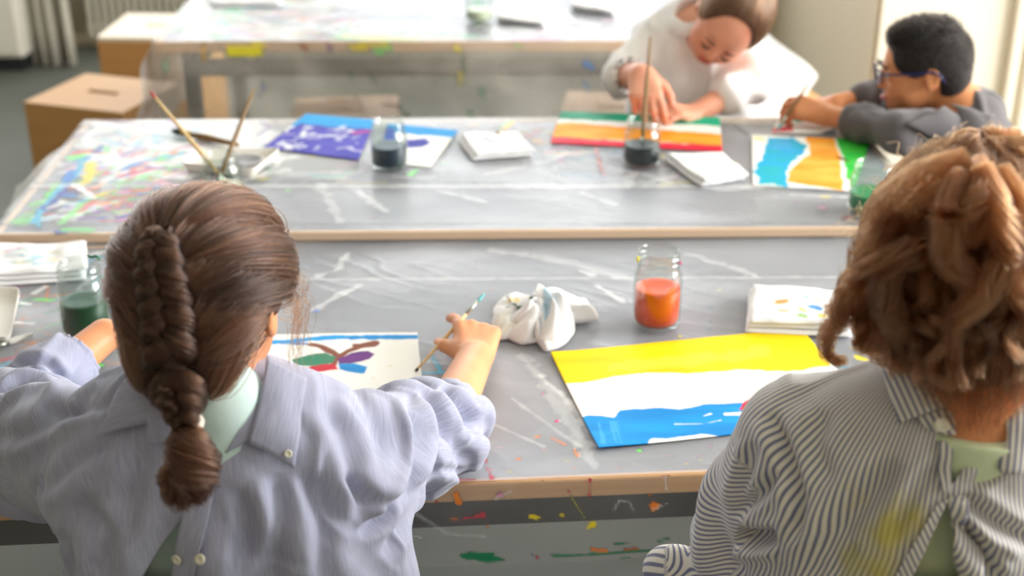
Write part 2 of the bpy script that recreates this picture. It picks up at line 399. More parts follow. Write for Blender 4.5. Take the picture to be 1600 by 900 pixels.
# ---------------------------------------------------------------- box stools
def make_stool(label, x, y, rz, wd=.33, dp=.30, h=.45, top='plywood', group=None, slot=True, seat=False):
    t = empty('box_stool', (x, y, 0), rz, label=label, cat='stool', group=group)
    th = .015; a, b = wd / 2, dp / 2
    bm = bmesh.new()
    sx, sy = .055, .014
    for lo, hi in (((-a, -b, 0), (a, -sy, th)), ((-a, sy, 0), (a, b, th)), ((-a, -sy, 0), (-sx, sy, th)), ((sx, -sy, 0), (a, sy, th))): add_box(bm, lo, hi)
    for v in bm.verts: v.co.z += h - th
    bmesh.ops.remove_doubles(bm, verts=bm.verts, dist=1e-5)
    bm_obj('top_panel', bm, top, t)
    for lo, hi in (((-a, -b, 0), (a, -b + th, h - th)), ((-a, b - th, 0), (a, b, h - th)), ((-a, -b + th, 0), (-a + th, b - th, h - th)), ((a - th, -b + th, 0), (a, b - th, h - th))):
        box('side_panel', lo, hi, 'plywood', t, bevel=.001)
    return t
make_stool('light plywood box stool with slotted top left of the tables', -1.285, 4.18, -.32, wd=.35, dp=.33)
make_stool('plywood box stool with pale top behind the slotted one', -1.30, 5.02, -.05, wd=.36, dp=.36, top='pale_plywood')
make_stool('plywood box stool under left half of the rearmost table', -.52, 4.15, .1, h=.40)
make_stool('plywood box stool under right half of the rearmost table', .32, 4.12, -.15, h=.42)
make_stool('plywood box stool behind the girl in the white smock', .78, 4.1, .25, h=.46)
make_stool('plywood box stool on which the girl in the white smock sits', .44, 3.34, .0, h=.44)
make_stool('plywood box stool on which the boy with glasses sits', 1.0, 2.86, .2, h=.36)

# ---------------------------------------------------------------- tables
TZ1, TZ2, TZ3 = .72, .742, .74
def make_table(x0, x1, depth, h, loc, rz, label, film_label, apron=.06, ap_in=.05, et=.028, em='wood_edge', ap_off=.03):
    """local frame: front edge along y=0, top surface at z=h"""
    t = empty('table', (loc[0], loc[1], 0), rz, label=label, cat='table')
    box('table_top', (x0 + .012, .012, h - .026), (x1 - .012, depth - .012, h - .003), 'grey_laminate', t)
    e = .014
    box('edge_band', (x0, 0, h - .0015 - et), (x1, e, h - .0015), em, t, bevel=.003)
    box('edge_band', (x0, depth - e, h - .0015 - et), (x1, depth, h - .0015), em, t, bevel=.003)
    box('edge_band', (x0, e, h - .0015 - et), (x0 + e, depth - e, h - .0015), em, t, bevel=.003)
    box('edge_band', (x1 - e, e, h - .0015 - et), (x1, depth - e, h - .0015), em, t, bevel=.003)
    for x in (x0 + .06, x1 - .10):
        for y in (ap_in, depth - ap_in - .04): box('leg', (x, y, 0), (x + .04, y + .04, h - .03), 'dark_steel', t, bevel=.003)
    for y in (ap_in, depth - ap_in - .03): box('apron', (x0 + .1, y, h - ap_off - apron), (x1 - .1, y + .03, h - ap_off), 'dark_steel', t, bevel=.003)
    for x in (x0 + .065, x1 - .095): box('apron', (x, ap_in + .04, h - ap_off - apron), (x + .03, depth - ap_in - .04, h - ap_off), 'dark_steel', t, bevel=.003)
    return t
R1 = math.radians(4.2); R2 = math.radians(1.2)
T1L = (0.0, 1.540)
make_table(-1.25, 1.05, .85, TZ1, T1L, R1, 'nearest grey-topped table with tan wooden edge', '', apron=.07, ap_in=.045)
T2x = (-.955, .80)
make_table(T2x[0], T2x[1], .665, TZ2, (0, 2.350), R2, 'middle grey-topped table between the two pairs of children', '', et=.017, apron=.05, ap_in=.10, em='pale_wood_edge')
make_table(-.98, .62, .80, TZ3, (0, 3.70), .004, 'rearmost table with paint-stained wooden edge at the top', '', apron=.045, ap_off=.068)

def film(name, x0, x1, depth, h, loc, rz, res, skirt, paint, seed, skirt_mat=None, res_s=None, flare=.02, amp=.0013, label='', wob=.006):
    """sheet over the top (t<0: hanging skirt in front), painted by paint(canvas_top) / paint_skirt"""
    nx = int((x1 - x0) / res) + 1; ny = int(depth / res) + 1
    X, Y = np.meshgrid(np.linspace(x0, x1, nx), np.linspace(0, depth, ny), indexing='ij')
    XY = np.stack([X.ravel(), Y.ravel()], 1); n = fbm2(XY * [1, 2.2], 3.5, 3, seed); n2 = fbm2(XY @ np.array([[.8, .6], [-.6, .8]]) * [1, 5], 4, 3, seed + 3)
    rid = np.maximum(0, 1 - np.abs(n2) * 6) ** 2
    Z = h + .0012 + amp * (1 + n) + .0014 * rid * np.clip(fbm2(XY, 2, 2, seed + 9) * 2 + .3, 0, 1)
    V = np.column_stack([XY, Z]); c, s_ = math.cos(rz), math.sin(rz)
    W = np.column_stack([XY[:, 0] * c - XY[:, 1] * s_ + loc[0], XY[:, 0] * s_ + XY[:, 1] * c + loc[1]])
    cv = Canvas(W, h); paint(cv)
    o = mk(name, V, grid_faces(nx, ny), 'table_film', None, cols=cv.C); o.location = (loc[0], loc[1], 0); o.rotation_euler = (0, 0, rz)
    tag(o, label, 'plastic sheet')
    for nm, kind, drop, pf in skirt:
        if kind == 'front':
            rs_ = res_s or res; m = int(drop / rs_) + 1; nx2 = int((x1 - x0) / rs_) + 1
            Xs, T = np.meshgrid(np.linspace(x0, x1, nx2), np.linspace(0, drop, m), indexing='ij')
            out = .003 + wob * (1 + np.sin(Xs * 9 + seed) * .6 + fbm2(np.column_stack([Xs.ravel(), T.ravel()]), 5, 3, seed).reshape(Xs.shape)) * np.clip(T / .08, 0, 1) + flare * T
            rr = .006; Yb = -out; Zb = h + .002 - T
            Vs = np.stack([Xs, Yb, Zb], -1).reshape(-1, 3); cc = np.zeros((len(Vs), 4))
            cs = Canvas(np.column_stack([Xs.ravel(), T.ravel()]), h)
            if pf: pf(cs)
            mk(nm, Vs, grid_faces(nx2, m), skirt_mat or 'skirt_film', o, cols=cs.C)
    return o

PAL = {'grn': (110, 215, 105), 'dgrn': (20, 130, 85), 'blu': (30, 120, 200), 'cya': (70, 170, 205), 'nav': (45, 70, 160), 'yel': (225, 205, 40), 'wht': (245, 247, 248), 'pnk': (205, 130, 180),
       'red': (205, 45, 70), 'org': (232, 130, 40), 'brn': (165, 95, 60), 'pur': (120, 80, 160), 'mag': (215, 45, 120)}
def scatter(cv, quad, n, cols, wmin, wmax, lmin, lmax, ang, op=.8, seed=1, rag=.5, spread=.5):
    r = np.random.RandomState(seed); q = cv.w(quad)
    for k in range(n):
        u, v = r.rand(2); p = q[0] * (1 - u) * (1 - v) + q[1] * u * (1 - v) + q[2] * u * v + q[3] * (1 - u) * v
        a = ang + r.randn() * spread; l = r.uniform(lmin, lmax); d = np.array([math.cos(a), math.sin(a)]) * l * .5; mid = p + r.randn(2) * l * .12
        cv.stroke([p - d, mid, p + d], r.uniform(wmin, wmax), PAL[cols[r.randint(len(cols))]], rag=rag, op=op * r.uniform(.5, 1), world=True, off=k * 1.7, soft=.003)
def paint1(cv):
    # shade of the fold lines and highlights of the creases, painted as strokes
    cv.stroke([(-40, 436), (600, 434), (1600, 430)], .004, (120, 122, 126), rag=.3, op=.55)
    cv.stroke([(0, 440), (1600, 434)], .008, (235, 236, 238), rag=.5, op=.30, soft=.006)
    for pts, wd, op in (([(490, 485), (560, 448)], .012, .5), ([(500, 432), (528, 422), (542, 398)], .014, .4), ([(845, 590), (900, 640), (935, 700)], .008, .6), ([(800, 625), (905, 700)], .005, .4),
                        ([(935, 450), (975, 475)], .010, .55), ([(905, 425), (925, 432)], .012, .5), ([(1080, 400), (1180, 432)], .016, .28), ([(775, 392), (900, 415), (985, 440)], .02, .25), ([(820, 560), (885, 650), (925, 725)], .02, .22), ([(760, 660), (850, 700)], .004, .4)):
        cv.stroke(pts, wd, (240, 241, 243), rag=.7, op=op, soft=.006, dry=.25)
    for (x, y), wd, c in (((494, 487), .008, 'blu'), ((508, 483), .004, 'brn'), ((870, 661), .005, 'mag'), ((848, 618), .004, 'mag'), ((955, 690), .004, 'grn'), ((999, 707), .009, 'grn'), ((725, 465), .003, 'org'), ((985, 478), .003, 'pnk'),
                          ((1010, 540), .006, 'yel'), ((1062, 528), .006, 'yel'), ((1080, 531), .003, 'org'), ((1110, 505), .003, 'blu'), ((810, 720), .007, 'org'), ((1110, 700), .003, 'pnk'), ((1095, 722), .003, 'yel'), ((1290, 506), .004, 'red'), ((660, 655), .005, 'yel')):
        cv.stroke([(x, y)], wd, PAL[c], rag=.5, off=x)
    cv.stroke([(675, 558), (690, 585)], .007, PAL['cya'], off=3); cv.stroke([(655, 586), (710, 584)], .007, PAL['cya'], off=4, rag=.2)
    cv.stroke([(862, 686), (882, 697)], .006, PAL['org'], dry=.3); cv.stroke([(837, 685), (845, 683)], .004, PAL['org']); cv.stroke([(898, 705), (903, 716)], .004, PAL['org'])
    cv.stroke([(753, 680), (754, 705), (762, 730), (766, 750)], .005, PAL['red'], rag=.9, op=.85); cv.stroke([(754, 670), (757, 720)], .006, PAL['brn'], rag=.9, op=.6)
    cv.stroke([(650, 752), (740, 752)], .004, PAL['red'], rag=.9, op=.8)
    cv.stroke([(1340, 560), (1375, 575)], .010, PAL['yel'], rag=.7); cv.stroke([(1330, 545), (1355, 550)], .006, PAL['yel'], rag=.7); cv.stroke([(1310, 575), (1345, 582)], .008, PAL['cya'], rag=.7, op=.7)
    cv.stroke([(1285, 535), (1300, 550)], .008, PAL['yel'], rag=.7); cv.stroke([(1360, 500), (1400, 545)], .02, PAL['cya'], op=.4)
    # the busy left end
    scatter(cv, [(0, 440), (200, 430), (220, 600), (-60, 600)], 26, ['brn', 'org'], .002, .006, .05, .22, .15, .6, 5)
    scatter(cv, [(0, 440), (190, 430), (220, 600), (-60, 600)], 30, ['grn', 'cya', 'grn', 'blu', 'pnk', 'wht', 'dgrn'], .004, .012, .01, .07, .3, .7, 6)
    scatter(cv, [(140, 385), (190, 385), (190, 470), (130, 470)], 10, ['wht', 'cya'], .008, .02, .03, .08, 1.0, .6, 8)
    cv.stroke([(148, 572)], .026, PAL['grn'], rag=.4); cv.stroke([(135, 545), (185, 530)], .010, PAL['dgrn'], rag=.5, op=.8); cv.stroke([(180, 590), (230, 570)], .02, PAL['cya'], op=.4); cv.stroke([(212, 575)], .010, PAL['yel'])
    cv.stroke([(0, 445), (25, 440)], .012, PAL['blu'], op=.8); cv.stroke([(26, 443)], .009, PAL['mag']); cv.stroke([(0, 565), (40, 560)], .012, PAL['red'], op=.5, rag=.6)
    cv.stroke([(55, 460), (70, 450)], .012, PAL['wht'], op=.6); cv.stroke([(55, 470), (85, 470)], .01, PAL['grn'], op=.7)
    scatter(cv, [(470, 440), (820, 440), (700, 520), (470, 520)], 16, ['org', 'pnk', 'cya', 'yel'], .0015, .003, .002, .006, .2, .5, 12)
    scatter(cv, [(1080, 440), (1380, 420), (1400, 520), (1080, 520)], 16, ['org', 'pnk', 'cya', 'yel'], .002, .004, .002, .01, .2, .5, 13)
    scatter(cv, [(770, 700), (1150, 700), (1150, 740), (770, 750)], 14, ['org', 'pnk', 'yel'], .0015, .003, .002, .012, .2, .6, 14)
def skirt1(cs):
    P_ = lambda px, py: np.array([*skxy(px, py)])
    def st(pts, wd, c, **k): cs.stroke([P_(*p) for p in pts], wd, PAL[c] if isinstance(c, str) else c, world=True, **k)
    st([(725, 868), (755, 872), (785, 874)], .008, 'dgrn', rag=.8); st([(735, 866), (770, 866)], .006, 'dgrn', rag=.7)
    st([(860, 866), (960, 863), (1050, 859)], .0035, 'dgrn', rag=.9); st([(960, 850), (990, 846)], .003, 'dgrn', rag=.9); st([(1030, 846), (1045, 842)], .004, 'dgrn', rag=.8); st([(970, 872), (985, 872)], .003, 'dgrn')
    st([(925, 856), (948, 859)], .005, 'org', rag=.7); st([(978, 858), (995, 858)], .005, 'brn', rag=.8)
    for x, y, wd, c in ((712, 779, .009, 'org'), (718, 788, .010, 'org'), (1020, 796, .014, 'org'), (1016, 777, .004, 'org'), (922, 779, .006, 'red'), (682, 788, .005, 'red'), (925, 822, .010, 'yel'), (890, 771, .004, 'mag'), (762, 822, .005, 'org'), (838, 869, .008, 'red'), (832, 866, .006, 'blu'), (1082, 868, .006, (130, 140, 60)), (780, 779, .010, (190, 120, 150))): st([(x, y)], wd, c, rag=.7, off=x)
    st([(830, 809), (842, 810)], .006, 'yel', rag=.6); st([(875, 806), (882, 806)], .004, 'yel'); st([(893, 780), (915, 812)], .003, (150, 150, 60), rag=.6, op=.7); st([(725, 812), (755, 807)], .006, 'red', rag=.9, op=.7); st([(705, 813), (715, 813)], .004, 'org', op=.6)
    st([(922, 745), (923, 757)], .007, 'red', rag=.8); st([(921, 757), (921, 778)], .0025, 'red'); st([(760, 743), (766, 749)], .006, 'red', rag=.7); st([(866, 749)], .005, 'red'); st([(847, 757)], .004, 'red'); st([(1042, 748), (1052, 742)], .005, 'brn', rag=.9, op=.8)
    st([(660, 755), (700, 752)], .005, 'red', rag=.8, op=.9); st([(655, 765), (662, 780)], .006, 'red', rag=.8, op=.8); st([(1115, 805), (1130, 795)], .004, 'dgrn', op=.6); st([(775, 783), (800, 772)], .004, 'wht', op=.3); st([(1043, 770), (1041, 748)], .004, 'wht', op=.4)
    st([(640, 842), (650, 838), (660, 842)], .003, 'wht', op=.3); st([(640, 800), (700, 835), (760, 838)], .004, 'wht', op=.22, soft=.004); st([(960, 800), (968, 785), (985, 788), (990, 800)], .003, 'wht', op=.3, soft=.003); st([(1020, 800), (1045, 790)], .003, 'wht', op=.25)
def skxy(px, py):
    """point of the front skirt plane (local x, drop) under a photograph pixel"""
    d = ray(px, py); c, s_ = math.cos(R1), math.sin(R1); nrmv = np.array([-s_, c, 0]); o = np.array([T1L[0], T1L[1], 0]) - nrmv * .012
    t = ((o - np.array([0, 0, CAMZ])) @ nrmv) / (d @ nrmv); p = np.array([0, 0, CAMZ]) + d * t; q = p - np.array([T1L[0], T1L[1], 0])
    return q[0] * c + q[1] * s_, TZ1 + .002 - p[2]
def paint2(cv):
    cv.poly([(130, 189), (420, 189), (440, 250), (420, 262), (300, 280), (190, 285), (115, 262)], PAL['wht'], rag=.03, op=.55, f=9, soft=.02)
    scatter(cv, [(150, 190), (430, 190), (420, 285), (110, 275)], 55, ['wht', 'wht', 'wht', 'cya', 'pur', 'wht'], .006, .028, .05, .16, 2.2, .5, 21, spread=1.0)
    scatter(cv, [(150, 190), (450, 190), (420, 285), (110, 275)], 46, ['dgrn', 'cya', 'grn', 'pur', 'nav', 'org', 'yel'], .004, .010, .02, .09, .6, .4, 22, spread=1.0)
    scatter(cv, [(120, 235), (300, 230), (230, 345), (30, 345)], 60, ['grn', 'grn', 'pnk', 'pur', 'org', 'blu', 'grn', 'red', 'cya'], .006, .022, .02, .08, .6, .95, 27, spread=.8)
    scatter(cv, [(110, 240), (330, 230), (230, 350), (20, 350)], 36, ['grn', 'grn', 'wht', 'pnk', 'wht', 'pur'], .008, .030, .02, .09, .5, .6, 23, spread=.7)
    scatter(cv, [(160, 300), (260, 280), (210, 350), (130, 350)], 14, ['pnk', 'pur', 'grn', 'org', 'red'], .006, .018, .02, .10, .3, .6, 24)
    cv.stroke([(132, 250), (118, 275), (90, 300), (72, 322), (52, 350)], .016, PAL['cya'], rag=.5); cv.stroke([(110, 290), (80, 320), (55, 335)], .013, PAL['nav'], rag=.7); cv.stroke([(112, 268), (104, 285)], .02, PAL['blu'], rag=.6)
    cv.stroke([(142, 258), (140, 275), (130, 288)], .022, PAL['yel'], rag=.6); cv.stroke([(115, 290), (148, 310)], .013, PAL['wht'], rag=.5); cv.stroke([(150, 308), (178, 300)], .013, (205, 205, 30), rag=.5)
    cv.stroke([(60, 355), (62, 330)], .01, PAL['cya']); cv.stroke([(90, 364), (96, 364)], .018, PAL['nav'], rag=.5); cv.stroke([(160, 343)], .018, PAL['nav'], rag=.5); cv.stroke([(185, 342), (200, 340)], .012, PAL['nav'], rag=.6)
    cv.stroke([(40, 372), (70, 372)], .012, PAL['cya'], op=.7); cv.stroke([(205, 300), (235, 298)], .016, (215, 110, 75), rag=.6, op=.8); cv.stroke([(185, 305), (200, 303)], .016, PAL['pnk'], rag=.6); cv.stroke([(125, 330), (150, 315)], .016, (210, 90, 100), rag=.7, op=.8)
    cv.stroke([(150, 240), (158, 230)], .018, PAL['nav'], rag=.6, op=.8); cv.stroke([(80, 350), (110, 352)], .008, (120, 100, 90), op=.7); cv.stroke([(95, 352), (128, 320)], .014, PAL['grn'], op=.7)
    cv.stroke([(100, 360), (140, 362)], .022, PAL['grn'], op=.6)
    # middle
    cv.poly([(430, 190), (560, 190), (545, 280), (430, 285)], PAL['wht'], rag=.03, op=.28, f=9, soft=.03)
    scatter(cv, [(430, 230), (860, 215), (900, 285), (430, 290)], 30, ['wht', 'yel', 'grn', 'wht', 'cya', 'pnk'], .006, .018, .02, .1, .1, .3, 31)
    scatter(cv, [(560, 190), (880, 190), (880, 230), (560, 215)], 34, ['pnk', 'dgrn', 'yel', 'red', 'brn', 'grn'], .004, .012, .01, .06, .1, .45, 32)
    scatter(cv, [(860, 235), (1160, 240), (1300, 300), (860, 290)], 22, ['wht', 'cya', 'wht', 'yel', 'pnk'], .008, .02, .03, .12, .1, .3, 33)
    cv.stroke([(642, 275), (650, 268)], .016, PAL['grn'], rag=.5, op=.8); cv.stroke([(930, 230), (938, 262), (945, 275)], .008, (190, 110, 110), rag=.4, op=.8); cv.stroke([(945, 274), (1000, 275)], .006, (150, 110, 100), rag=.4, op=.7)
    cv.stroke([(820, 208), (845, 225)], .012, PAL['brn'], rag=.7, op=.6); cv.stroke([(790, 195), (800, 190)], .014, PAL['grn'], op=.5)
    cv.stroke([(485, 240), (490, 246)], .01, PAL['yel'], op=.8)
    # folds of the sheet: their shade and sheen stroked on as colour
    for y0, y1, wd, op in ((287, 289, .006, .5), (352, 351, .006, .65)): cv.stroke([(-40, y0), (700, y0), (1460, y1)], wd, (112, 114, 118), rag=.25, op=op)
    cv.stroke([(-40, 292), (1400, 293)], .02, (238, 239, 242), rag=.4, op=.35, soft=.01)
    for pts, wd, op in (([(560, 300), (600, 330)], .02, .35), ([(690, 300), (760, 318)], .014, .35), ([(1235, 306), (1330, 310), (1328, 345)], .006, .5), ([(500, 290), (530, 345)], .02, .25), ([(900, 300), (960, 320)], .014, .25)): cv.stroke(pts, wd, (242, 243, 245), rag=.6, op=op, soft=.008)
    for x, y, wd, c in ((1283, 326, .014, 'pnk'), (1322, 342, .016, (150, 60, 60)), (1287, 309, .012, 'yel'), (1240, 318, .006, 'pnk'), (583, 343, .005, 'brn'), (447, 300, .01, 'grn'), (1190, 218, .014, 'yel')): cv.stroke([(x, y), (x + 5, y)], wd, PAL[c] if isinstance(c, str) else c, rag=.5, op=.7)
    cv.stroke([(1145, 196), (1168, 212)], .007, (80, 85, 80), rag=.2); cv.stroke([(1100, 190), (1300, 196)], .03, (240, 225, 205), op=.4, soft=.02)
def paint3(cv):
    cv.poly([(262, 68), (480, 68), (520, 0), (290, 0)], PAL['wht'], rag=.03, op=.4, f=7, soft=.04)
    scatter(cv, [(290, 0), (520, 0), (540, 66), (262, 66)], 60, ['wht', 'wht', 'grn', 'wht', 'cya', 'pnk'], .012, .05, .05, .2, .2, .35, 41, spread=.9)
    scatter(cv, [(330, 0), (560, 0), (560, 60), (300, 60)], 24, ['dgrn', 'pnk', 'cya', 'yel', 'org'], .01, .03, .02, .12, .2, .35, 42)
    cv.stroke([(362, 18), (372, 20)], .05, (90, 200, 150), op=.6, rag=.4); cv.stroke([(355, 33), (380, 34)], .025, (215, 130, 140), op=.6, rag=.5)
    scatter(cv, [(530, 55), (720, 55), (720, 70), (530, 70)], 16, ['yel', 'grn'], .02, .04, .04, .14, 0, .4, 43)
    scatter(cv, [(760, 20), (1060, 20), (1030, 68), (760, 68)], 18, ['pnk', 'wht', 'wht'], .02, .06, .05, .2, 0, .35, 44)
    cv.stroke([(745, 0), (747, 40)], .02, PAL['grn'], op=.35, rag=.5)
def skirt3(cs):
    S3 = lambda px, py: ((lambda p: (p[0], TZ3 + .002 - p[2]))(AT(px, py, 3.685)))
    def st(pts, wd, c, **k): cs.stroke([np.array(S3(*p)) for p in pts], wd, PAL[c] if isinstance(c, str) else c, world=True, **k)
    st([(365, 76), (385, 80), (400, 76)], .04, (215, 205, 20), rag=.3, op=.95); st([(318, 72), (320, 90)], .014, (200, 150, 40), op=.8); st([(470, 72), (478, 76)], .01, 'brn', op=.8); st([(514, 70), (515, 78)], .016, 'pur', op=.8)
    st([(550, 72), (570, 76)], .02, 'yel', op=.7); st([(590, 80), (605, 76)], .024, 'grn', op=.6); st([(560, 70), (600, 70)], .02, 'yel', op=.5); st([(713, 75), (715, 78)], .014, 'yel', op=.7); st([(722, 85), (725, 110)], .012, (60, 80, 50), op=.5)
    st([(408, 145), (414, 130)], .014, 'nav', op=.5); st([(752, 135), (752, 142)], .018, 'dgrn', op=.35); st([(720, 110), (720, 128)], .014, 'yel', op=.5); st([(916, 100), (925, 106)], .02, 'blu', op=.6); st([(914, 125), (918, 140)], .016, 'blu', op=.3)
    st([(735, 172), (740, 178)], .022, 'dgrn', op=.35); st([(550, 115), (552, 125)], .012, 'dgrn', op=.4); st([(583, 118), (585, 128)], .014, (60, 80, 70), op=.4); st([(635, 178), (640, 180)], .018, (100, 120, 60), op=.5); st([(605, 162), (625, 164)], .018, (90, 80, 60), op=.5)
    st([(805, 71), (812, 74)], .01, 'grn', op=.5); st([(262, 95), (262, 105)], .02, (110, 190, 160), op=.4); st([(460, 172), (560, 160)], .03, (120, 80, 50), op=.35); st([(240, 80), (420, 70)], .008, (240, 190, 150), op=.3)
film('plastic_sheet', -1.26, 1.06, .853, TZ1, T1L, R1, .0036, [('sheet_skirt', 'front', .125, skirt1)], paint1, 2.0, res_s=.0035, label='clear plastic sheet over the nearest table, creased and splashed')
film('plastic_sheet', T2x[0] - .004, T2x[1] + .004, .669, TZ2, (0, 2.348), R2, .005, [], paint2, 5.0, label='clear plastic sheet over the middle table, thick with paint at left')
film('plastic_sheet', -.985, .63, .81, TZ3, (0, 3.695), .004, .011, [('sheet_skirt', 'front', .44, skirt3)], paint3, 9.0, res_s=.011, label='clear plastic sheet hanging long over the rearmost table', wob=.02, skirt_mat='hanging_film')

def flap(parent, P00, P10, P11, P01, sag=.02, n=26, matname='white_hanging_film', name='sheet_flap', seed=1):
    u, v = np.meshgrid(np.linspace(0, 1, n), np.linspace(0, 1, n), indexing='ij'); u = u[..., None]; v = v[..., None]
    P00, P10, P11, P01 = map(np.array, (P00, P10, P11, P01))
    P = P00 * (1 - u) * (1 - v) + P10 * u * (1 - v) + P11 * u * v + P01 * (1 - u) * v
    w_ = fbm(P.reshape(-1, 3), 6, 3, seed).reshape(n, n, 1)
    nn = nrm(np.cross(P10 - P00, P01 - P00)); P = P + nn * (w_ * sag + .4 * sag * np.sin(v * 9 + u * 3)) * np.clip(v * 4, 0, 1)
    return mk(name, P.reshape(-1, 3), grid_faces(n, n), matname, parent, cols=np.zeros((n * n, 4)), world=True)
sheets = [o for o in COL.objects if o.name.startswith('plastic_sheet')]
# left end of the middle sheet lifts away from the corner; left and right ends of the rear sheet hang and flare
x_ = T2x[0]
flap(sheets[1], (x_, 2.72, TZ2), (x_, 2.99, TZ2 + .002), (x_ - .15, 2.86, TZ2 - .10), (x_ - .16, 2.74, TZ2 - .15))
flap(sheets[2], (-.985, 3.70, TZ3), (-.985, 4.5, TZ3), (-1.09, 4.45, .36), (-1.13, 3.64, .36), sag=.03)
flap(sheets[2], (.625, 3.70, TZ3), (.625, 4.5, TZ3 + .002), (.95, 4.2, .50), (.66, 3.52, .36), sag=.03, seed=4)

# ---------------------------------------------------------------- sheets of painted paper
def paper(px4, z, paint, label, n=(120, 84), curl=(0, 0, 0, 0), group=None, seed=1, par=True, base=(248, 247, 244)):
    """px4: far-left, far-right, near-right, near-left corner in the photograph (near-right may be None)"""
    A, B, C_, D_ = [None if p is None else TP(p[0], p[1], z)[:2] for p in px4]
    if C_ is None: C_ = B + D_ - A
    u, v = np.meshgrid(np.linspace(0, 1, n[0]), np.linspace(0, 1, n[1]), indexing='ij'); u = u.ravel()[:, None]; v = v.ravel()[:, None]
    XY = A * (1 - u) * (1 - v) + B * u * (1 - v) + C_ * u * v + D_ * (1 - u) * v
    cv = Canvas(XY, z, base, 1.0); paint(cv)
    U, V_ = u[:, 0], v[:, 0]
    Z = .0012 + .0012 * (1 + fbm2(XY, 9, 3, seed)) + curl[0] * np.clip(1 - np.hypot(U, V_) / .35, 0, 1) ** 2 + curl[1] * np.clip(1 - np.hypot(1 - U, V_) / .35, 0, 1) ** 2 + curl[2] * np.clip(1 - np.hypot(1 - U, 1 - V_) / .35, 0, 1) ** 2 + curl[3] * np.clip(1 - np.hypot(U, 1 - V_) / .35, 0, 1) ** 2
    c = XY.mean(0); V = np.column_stack([XY - c, Z + .003])
    o = mk('painted_paper', V, grid_faces(*n)[:, ::-1], 'paint_paper', cols=cv.C); o.location = (c[0], c[1], z)
    solid(o, .0009, -1); tag(o, label, 'painting', group); return o
mat('paint_paper', attr='Col', rough=.6, bump=(260, .12, .0006), spec=.3)
Y_, LB, DB = (255, 222, 0), (12, 158, 230), (0, 132, 212)
def p_sea(cv):
    cv.poly([(840, 545), (1262, 500), (1300, 577), (1230, 584), (1160, 583), (1080, 588), (1010, 587), (960, 592), (920, 602), (875, 604)], Y_, rag=.003, col2=(247, 200, 0), tone=.75, tf=(8, 40))
    cv.poly([(955, 572), (1090, 560), (1200, 545), (1210, 560), (1090, 575), (960, 585)], (255, 236, 90), rag=.01, op=.45, soft=.01)
    cv.poly([(900, 660), (918, 655), (955, 656), (970, 647), (1020, 642), (1060, 645), (1100, 637), (1150, 635), (1210, 638), (1400, 620), (1400, 690), (1180, 688), (1075, 684), (1020, 692), (1012, 702), (1018, 714), (930, 718)], LB, rag=.003, col2=DB, tone=.8, tf=(8, 40))
    cv.stroke([(1055, 668), (1100, 667), (1125, 662)], .0028, (245, 248, 252), rag=.8, dry=.3); cv.stroke([(1100, 655), (1110, 652)], .0028, (240, 245, 250), rag=.8, dry=.3)
    cv.stroke([(1135, 652), (1190, 650)], .007, (250, 250, 250), rag=.5)
    cv.poly([(1152, 645), (1165, 632), (1182, 626), (1196, 632), (1186, 645), (1170, 646)], (228, 30, 60), rag=.002); cv.stroke([(1170, 647), (1185, 647)], .005, (230, 160, 130), rag=.4); cv.stroke([(1207, 622), (1214, 619)], .006, Y_, rag=.4)
    for x in (935, 955, 962): cv.stroke([(x, 665), (x + 8, 700)], .004, (80, 185, 235), rag=.9, op=.6, dry=.5)
paper([(860, 557), (1250, 517), None, (935, 708)], TZ1, p_sea, 'large painting of yellow sky and blue sea with a red boat', n=(220, 150), curl=(.003, .002, 0, .004))
def p_fly(cv):
    cv.stroke([(380, 540), (440, 539), (520, 532), (600, 531), (655, 530)], .013, LB, rag=.35); cv.stroke([(550, 533), (648, 531)], .013, (0, 140, 215), rag=.3); cv.stroke([(440, 541), (480, 542)], .008, (100, 150, 210), rag=.3)
    cv.stroke([(486, 543), (500, 546), (522, 556), (530, 562)], .012, (135, 75, 50), rag=.2); cv.stroke([(530, 562), (545, 553), (570, 544), (588, 540)], .012, (135, 75, 50), rag=.2); cv.stroke([(560, 545), (584, 542)], .018, (135, 75, 50), rag=.25)
    cv.stroke([(524, 562), (522, 574)], .012, (140, 70, 55), rag=.3)
    cv.poly([(456, 566), (480, 560), (510, 556), (526, 562), (520, 572), (490, 577), (460, 577)], (10, 135, 105), rag=.002, col2=(95, 130, 95), tone=.6)
    cv.poly([(530, 566), (550, 556), (575, 553), (585, 558), (578, 566), (550, 572), (530, 574)], (115, 50, 140), rag=.002, col2=(90, 40, 120), tone=.6)
    cv.poly([(464, 588), (490, 577), (510, 573), (524, 574), (528, 582), (500, 586), (482, 594)], (205, 30, 55), rag=.002)
    cv.poly([(530, 574), (555, 572), (575, 577), (570, 588), (548, 586), (530, 582)], (0, 130, 205), rag=.002, col2=(0, 150, 225), tone=.8)
    for x, y in ((610, 577), (583, 596)): cv.stroke([(x, y)], .003, (215, 190, 80))
paper([(400, 528), (652, 524), None, (385, 640)], TZ1, p_fly, 'white painting of a green, purple, red and blue butterfly', n=(180, 120))
def p_purple(cv):
    cv.poly([(470, 180), (600, 190), (580, 212), (520, 204), (440, 200)], (0, 160, 230), rag=.006, col2=(0, 140, 215), tone=.5)
    cv.poly([(400, 232), (470, 196), (520, 202), (590, 205), (580, 256), (400, 240)], (52, 48, 170), rag=.004, col2=(85, 80, 195), tone=.7)
    scatter(cv, [(450, 200), (560, 204), (560, 240), (430, 238)], 34, ['wht'], .005, .014, .01, .035, .5, .75, 61, spread=1.0); cv.stroke([(552, 211), (575, 209)], .014, (190, 40, 140), rag=.4)
paper([(478, 181), (586, 190), (560, 254), (412, 234)], TZ2, p_purple, 'dark violet and sky-blue painting left of the blue-black water jar', n=(110, 80), par=False)
